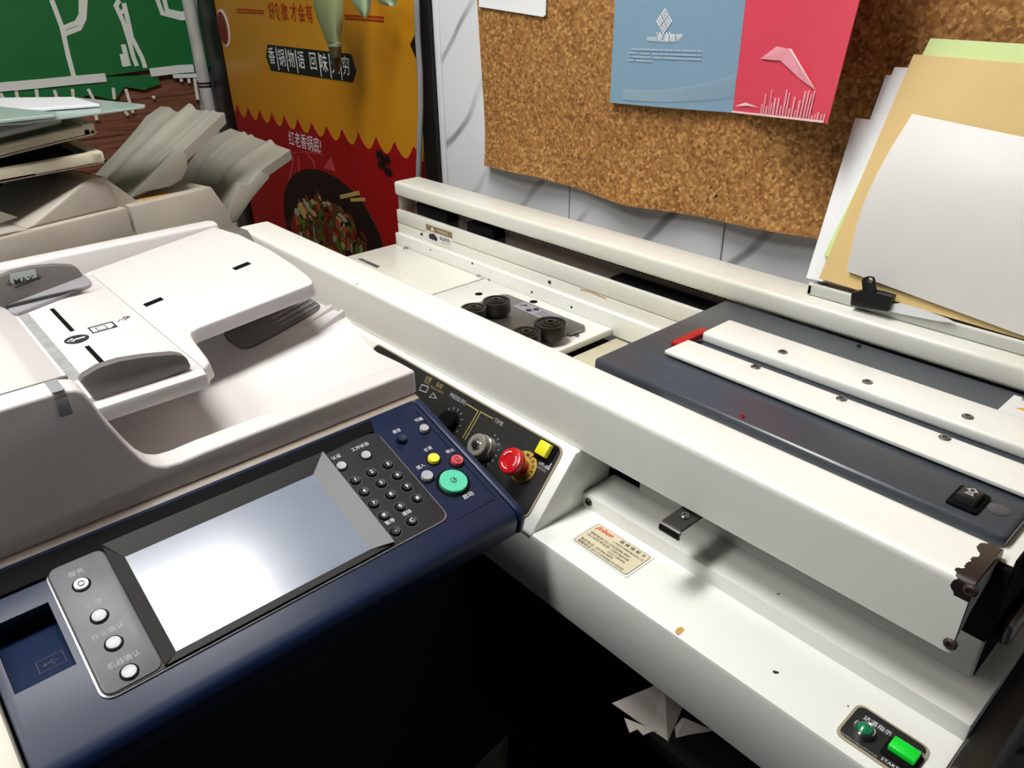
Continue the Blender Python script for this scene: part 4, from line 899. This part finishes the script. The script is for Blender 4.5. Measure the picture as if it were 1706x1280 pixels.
# ================================================================ CORKBOARD AND PAPERS ON IT
ck = [(800, 300), (812, 275), (850, 281), (900, 291), (950, 308), (1000, 324), (1050, 338), (1090, 345), (1150, 356), (1200, 364), (1280, 378), (1365, 393)]
ck = ck[1:]
bot = [py(u, v, WALL-.03) for u, v in ck]; bot += [Vector((.6, WALL-.03, bot[-1].z))]
lx_ = bot[0].x
def cork(s_, t_):
    k = s_*(len(bot)-1); i = min(int(k), len(bot)-2); p = bot[i].lerp(bot[i+1], k-i)
    z = p.z*(1-t_)+1.6*t_; x = p.x; 
    if t_ > 0: x = x if s_ > 0 else x-.045*min(1, t_*3)
    d = max(0, 1-t_*9); return (x, WALL-.028-.055*d*d*(.35+.65*math.sin(s_*9+.4)**2), z)
cko = obj('corkboard', grid(cork, 44, 30, tdir=(0, .018, 0)), 'cork'); tag(cko, 'brown corkboard sheet on the white marble wall, bare at the bottom', 'corkboard')
KB = Frame((0, WALL-.032, 0), (1, 0, 0), (0, 0, 1))
for p in ((839, 254), (1196, 327)):
    a, b = KB.px(*p); obj('pin_hole', KB.lathe(a, b, [(.013, -.01), (.012, .006), (.006, .01), (0, .01)], 14), 'clip_black', cko)
p0 = KB.pxs([(800, -60), (800, 11), (907, 28), (911, 24), (913, -40)])
tag(obj('white_note', KB.poly(p0, .004, .008), 'paper_2'), 'white paper note pinned at the top left corner of the corkboard', 'paper')
# folded brochure: blue page flat, red page swinging out
bro = thing('brochure', 'open brochure with a slate blue page and a coral red page on the corkboard', 'brochure', (-1.9, WALL-.05, -.47))
ab, zb_l = KB.px(1022, 170); ar_, zb_r = KB.px(1224, 187)
zb = (zb_l+zb_r)/2; ZTB = .30
YB = WALL-.045
def bluep(s_, t_):
    x = ab+(ar_-ab)*s_; z = (zb_l*(1-s_)+zb_r*s_)*(1-t_)+ZTB*t_; return (x, YB-.012*math.sin(s_*3.1)-.01*(1-t_)*(1-s_), z)
obj('blue_page', grid(bluep, 12, 12, tdir=(0, .004, 0)), 'flyer_blue', bro)
pr_ = py(1378, 206, 2.31); pt_ = py(1432, 0, 2.31)
k_ = (ZTB-pr_.z)/(pt_.z-pr_.z); ptop = pr_.lerp(pt_, k_)
def redp(s_, t_):
    f0 = Vector((ar_, YB, zb_r*(1-t_)+ZTB*t_)); f1 = pr_.lerp(ptop, t_); p = f0.lerp(f1, s_)
    p.y = YB-(YB-2.31)*(s_**1.5); return p
obj('red_page', grid(redp, 14, 12, tdir=(0, .004, 0)), 'flyer_red', bro)
def onred(s_, t_, h=.003): p = redp(s_, t_).copy(); p.y -= h; p.x -= h*.5; return p
def onblue(s_, t_, h=.003): p = Vector(bluep(s_, t_)); p.y -= h; return p
def decal(fn, pts, m_, name, h=.003):
    bm = NB(); f = bm.faces.new([bm.verts.new(W(fn(s_, t_, h))) for s_, t_ in pts]); bmesh.ops.triangulate(bm, faces=[f]); return obj(name, bm, m_, bro, smooth=False)
def decals(fn, polys, m_, name, h=.003):
    bm = NB()
    for pts in polys: bm.faces.new([bm.verts.new(W(fn(s_, t_, h))) for s_, t_ in pts])
    return obj(name, bm, m_, bro, smooth=False)
def rect(s0, s1, t0, t1): return [(s0, t0), (s1, t0), (s1, t1), (s0, t1)]
# coordinates on the pages from pixels: t from height, s across
def sb(u, v):
    a, z = KB.px(u, v); return ((a-ab)/(ar_-ab), (z-zb)/(ZTB-zb))
# white diamond emblem of woven bars
c_s, c_t = sb(1115, 34); asp = (ar_-ab)/(ZTB-zb)
bars = []
for qx, qy in ((0, 0), (1, 0), (0, 1), (1, 1)):
    for k in range(3):
        c0q = .08+k*.31; u0_, u1_ = (.04, .96), (c0q, c0q+.2)
        if (qx+qy) % 2: u0_, u1_ = u1_, u0_
        q = []
        for (p_, r_) in ((u0_[0], u1_[0]), (u0_[1], u1_[0]), (u0_[1], u1_[1]), (u0_[0], u1_[1])):
            p_, r_ = (qx+p_-1)*.043, (qy+r_-1)*.043; q.append((c_s+(p_-r_)*.707*1.15, c_t+(p_+r_)*.707*asp*1.35))
        bars.append(q)
decals(onblue, bars, 'print_white', 'diamond_emblem')
st = [rect(c_s-.05+k*.025-.005, c_s-.05+k*.025+.005, sb(1115, 54)[1]-.004, sb(1115, 54)[1]+.004) for k in range(5)]
decals(onblue, st, 'print_white', 'star_row')
def tblue(string, u, v, size, **kw):
    s0, t0 = sb(u, v); text(None, string, 0, 0, size, 'print_white', bro, warp=lambda p, q, h: onblue(s0+p/(ar_-ab), t0+q/(ZTB-zb), .003), **kw)
tblue('ooo竞達联盟', 1115, 63, .030, bold=.02)
tblue('· · · · · ·', 1115, 67, .02)
rows = []
for r_, (u0, u1, v) in enumerate(((1060, 1174, 79), (1054, 1175, 85), (1054, 1175, 91), (1054, 1096, 97))):
    s0, t0 = sb(u0, v); s1, _ = sb(u1, v); x = s0; rg = random.Random(r_)
    while x < s1:
        w = .010; 
        if rg.random() > .1: rows.append(rect(x, x+w*.8, t0-.005, t0+.005))
        x += w
decals(onblue, rows, 'flyer_blue_light', 'text_rows')
wav = []
for k in range(16):
    pts = []
    for i in range(13):
        s_ = .12+.88*i/12; t_ = .075-.0035*k+(.10-.003*k)*((i/12)**2.4); pts.append((s_, max(.005, t_)))
    for (a1, b1), (a2, b2_) in zip(pts, pts[1:]): wav.append([(a1, b1), (a2, b2_), (a2, b2_+.0022), (a1, b1+.0022)])
decals(onblue, wav, 'flyer_blue_light', 'wave_lines')
decals(onblue, [[(.42, 1), (.50, 1), (.14, .50), (.10, .53)], [(.68, .95), (.76, .95), (.60, .42), (.56, .45)]], 'flyer_blue_light', 'pale_ribbons', .0022) if False else None
# red page art: letters, ribbon, skyline
text(None, 'ooo竞達联盟', 0, 0, .085, 'flyer_pale', bro, warp=lambda p, q, h: onred(.50+p/.62, .612+q/.76, .003), bold=.015)
text(None, '·  ·  ·  ·  ·  ·', 0, 0, .05, 'flyer_pale', bro, warp=lambda p, q, h: onred(.50+p/.62, .560+q/.76, .003))
decals(onred, [[(.20, .245), (.34, .30), (.46, .29), (.40, .24)], [(.46, .29), (.50, .285), (.80, .13), (.62, .17), (.40, .24)], ], 'flyer_pink', 'sail_shape')
decals(onred, [[(.46, .292), (.49, .29), (.82, .125), (.70, .165)]], 'flyer_pale', 'sail_edge', .0036)
sky = []; rg = random.Random(3); x = .28
while x < .96:
    w = rg.uniform(.018, .04); h_ = rg.uniform(.03, .12)*(1.1 if .3 < x < .8 else .6); sky.append(rect(x, x+w*.6, .002, h_)); x += w
decals(onred, sky, 'flyer_pink', 'skyline'); decals(onred, [[(.02, .03), (.12, .05), (.26, .03), (.14, .035)], rect(.0, .97, .001, .010)], 'flyer_pale', 'skyline_roof', .0036)

# ================================================================ FILE RACK WITH PAPERS
rack = thing('file_rack', 'shallow light grey rack standing on the rear rail, full of papers', 'rack', (-.5, 2.4, -.93))
RY = 2.262
rl = py(1346, 476, RY); 
rprof = [(RY, -.928), (RY, -.895), (RY+.006, -.888), (RY+.014, -.892), (RY+.016, -.918), (2.56, -.918), (2.56, -.928)]
obj('rack_tray', prism(NB(), rprof, 'x', rl.x, .7, .003), 'rack_grey', rack)
obj('rack_end', prism(NB(), [(RY, -.928), (RY, -.895), (RY+.01, -.888), (2.30, -.90), (2.56, -.91), (2.56, -.928)], 'x', rl.x, rl.x+.012), 'rack_grey', rack)
LK = .296
def onlean(u, v, y0):
    """pixel onto the leaning plane y = y0 + LK*(z+.9)"""
    r = ray(u, v); return r*((y0+.9*LK)/(r.y-LK*r.z))
def lean(name, bl, tl, y0, wdt, m_, label, cat, thick=.006, brz=0, trz=0, n=8):
    B = onlean(*bl, y0); T = onlean(*tl, y0)
    br = B+Vector((wdt, brz*LK, brz)); tr2 = T+Vector((wdt, trz*LK, trz))
    o = obj(name, grid(lambda s_, t_: B.lerp(br, s_).lerp(T.lerp(tr2, s_), t_), n, n, tdir=(0, thick, 0)), m_); return tag(o, label, cat)
Y0 = 2.272
lean('tan_folder', (1364, 464), (1522, 91), Y0, .80, 'tan_card', 'tan cardboard folder leaning in the rack behind the glossy sheet', 'folder', thick=.010, brz=-.02, trz=-.02)
lean('green_folder', (1372, 426), (1550, 64), Y0+.014, .72, 'green_card', 'pale lime green folder behind the tan folder in the rack', 'folder', thick=.008, trz=-.015)
lean('paper_sheet', (1350, 464), (1490, 112), Y0+.026, .62, 'paper_2', 'tall white sheet in the rack just behind the lime green folder', 'paper', thick=.008)
lean('paper_sheet', (1343, 463), (1425, 197), Y0+.038, .60, 'paper', 'white paper sheet at the back left of the paper rack, shortest of the white sheets', 'paper', thick=.006, brz=.01)
lean('paper_sheet', (1362, 440), (1476, 125), Y0+.048, .60, 'paper_2', 'white sheet in the rack whose top peeks out beside the dark green edge', 'paper', thick=.004)
lean('dark_folder', (1375, 400), (1470, 137), Y0+.056, .5, 'green_dark_card', 'dark green folder edge peeking out behind the white sheets in the rack', 'folder', thick=.005)
# glossy film sheet, slightly bowed
Bq, Tq = onlean(1411, 452, Y0-.014), onlean(1520, 190, Y0-.014)
Br, Tr = onlean(1760, 580, Y0-.012), onlean(1830, 255, Y0-.012)
def film(s_, t_):
    p = Bq.lerp(Br, s_).lerp(Tq.lerp(Tr, s_), t_); p.y -= .030*math.sin(t_*3.14)*(1-s_*.4); p.x += -.022*math.sin(t_*3.14)*(1-s_); return p
tag(obj('glossy_sheet', grid(film, 20, 20, tdir=(0, .003, 0)), 'film_white'), 'large glossy white film sheet at the front of the paper rack', 'sheet')
tag(obj('torn_paper', prism3(NB(), [py(u, v, RY-.012) for u, v in ((1482, 507), (1500, 505), (1540, 516), (1580, 531), (1592, 538), (1560, 535), (1520, 527), (1484, 520))], [py(u, v, RY-.004) for u, v in ((1482, 507), (1500, 505), (1540, 516), (1580, 531), (1592, 538), (1560, 535), (1520, 527), (1484, 520))]), 'paper'), 'torn strip of white paper over the rack lip beside the binder clip', 'paper')
# binder clip
cl = thing('binder_clip', 'black metal binder clip gripping the rack lip and papers', 'clip', py(1452, 512, RY-.02))
KL = Frame((0, RY-.018, 0), (1, 0, 0), (0, 0, 1))
obj('jaw', KL.poly(KL.pxs([(1421, 487), (1440, 482), (1470, 488), (1489, 494), (1482, 518), (1419, 508)]), -.022, .012, b=.003), 'clip_black', cl)
hb = KL.pxs([(1440, 486), (1438, 466), (1442, 461), (1450, 459), (1458, 461), (1460, 468), (1462, 488)])
hd = obj('handle', KL.poly(hb, .002, .012, b=.002), 'clip_black', cl)
a, b = KL.px(1449.5, 467.5, .012); cut(hd, KL.circ(a, b, .0085, -.05, .05))

# ================================================================ SCRAPS UNDER THE MACHINE
ZS = -1.81
def crumple(name, pts, tops, m_, label, z):
    P = [pz(u, v, z) for u, v in pts]; c = sum(P, Vector())/len(P)
    bm = NB(); base = [bm.verts.new(W(p)) for p in P]; top = bm.verts.new(W(pz(*tops, z)+Vector((0, 0, .02)))); low = bm.verts.new(W(c))
    for i in range(len(base)): bm.faces.new((base[i], base[(i+1) % len(base)], top)); bm.faces.new((base[(i+1) % len(base)], base[i], low))
    return tag(obj(name, bm, m_, smooth=False), label, 'paper')
def fold(pts_h): return [pz(u, v, ZS)+Vector((0, 0, h)) for u, v, h in pts_h]
bm = NB()
for f in (fold([(1019, 1184, .03), (1105, 1156, .05), (1112, 1234, .0), (1085, 1216, .0), (1060, 1204, .01)]), fold([(1105, 1156, .05), (1137, 1180, .0), (1112, 1237, .0)]), fold([(1040, 1198, .004), (1096, 1220, .004), (1085, 1220, .002), (1072, 1226, .002), (1062, 1216, .002), (1049, 1222, .002)])):
    prism3(bm, f, [p+Vector((0, 0, -.003)) for p in f])
tag(obj('crumpled_paper', bm, 'scrap_paper', smooth=False), 'crumpled torn white paper with jagged edge on the board below the machine', 'paper')
crumple('crumpled_paper', [(1124, 1212), (1136, 1196), (1190, 1218), (1150, 1224), (1126, 1230)], (1140, 1205), 'scrap_paper', 'small folded white paper beside the crumpled torn paper below the machine', ZS)
crumple('crumpled_paper', [(788, 1280), (846, 1224), (846, 1250), (842, 1300), (780, 1320)], (830, 1262), 'scrap_paper', 'pointed white paper corner on the floor between the two machines', FLOOR+.001)
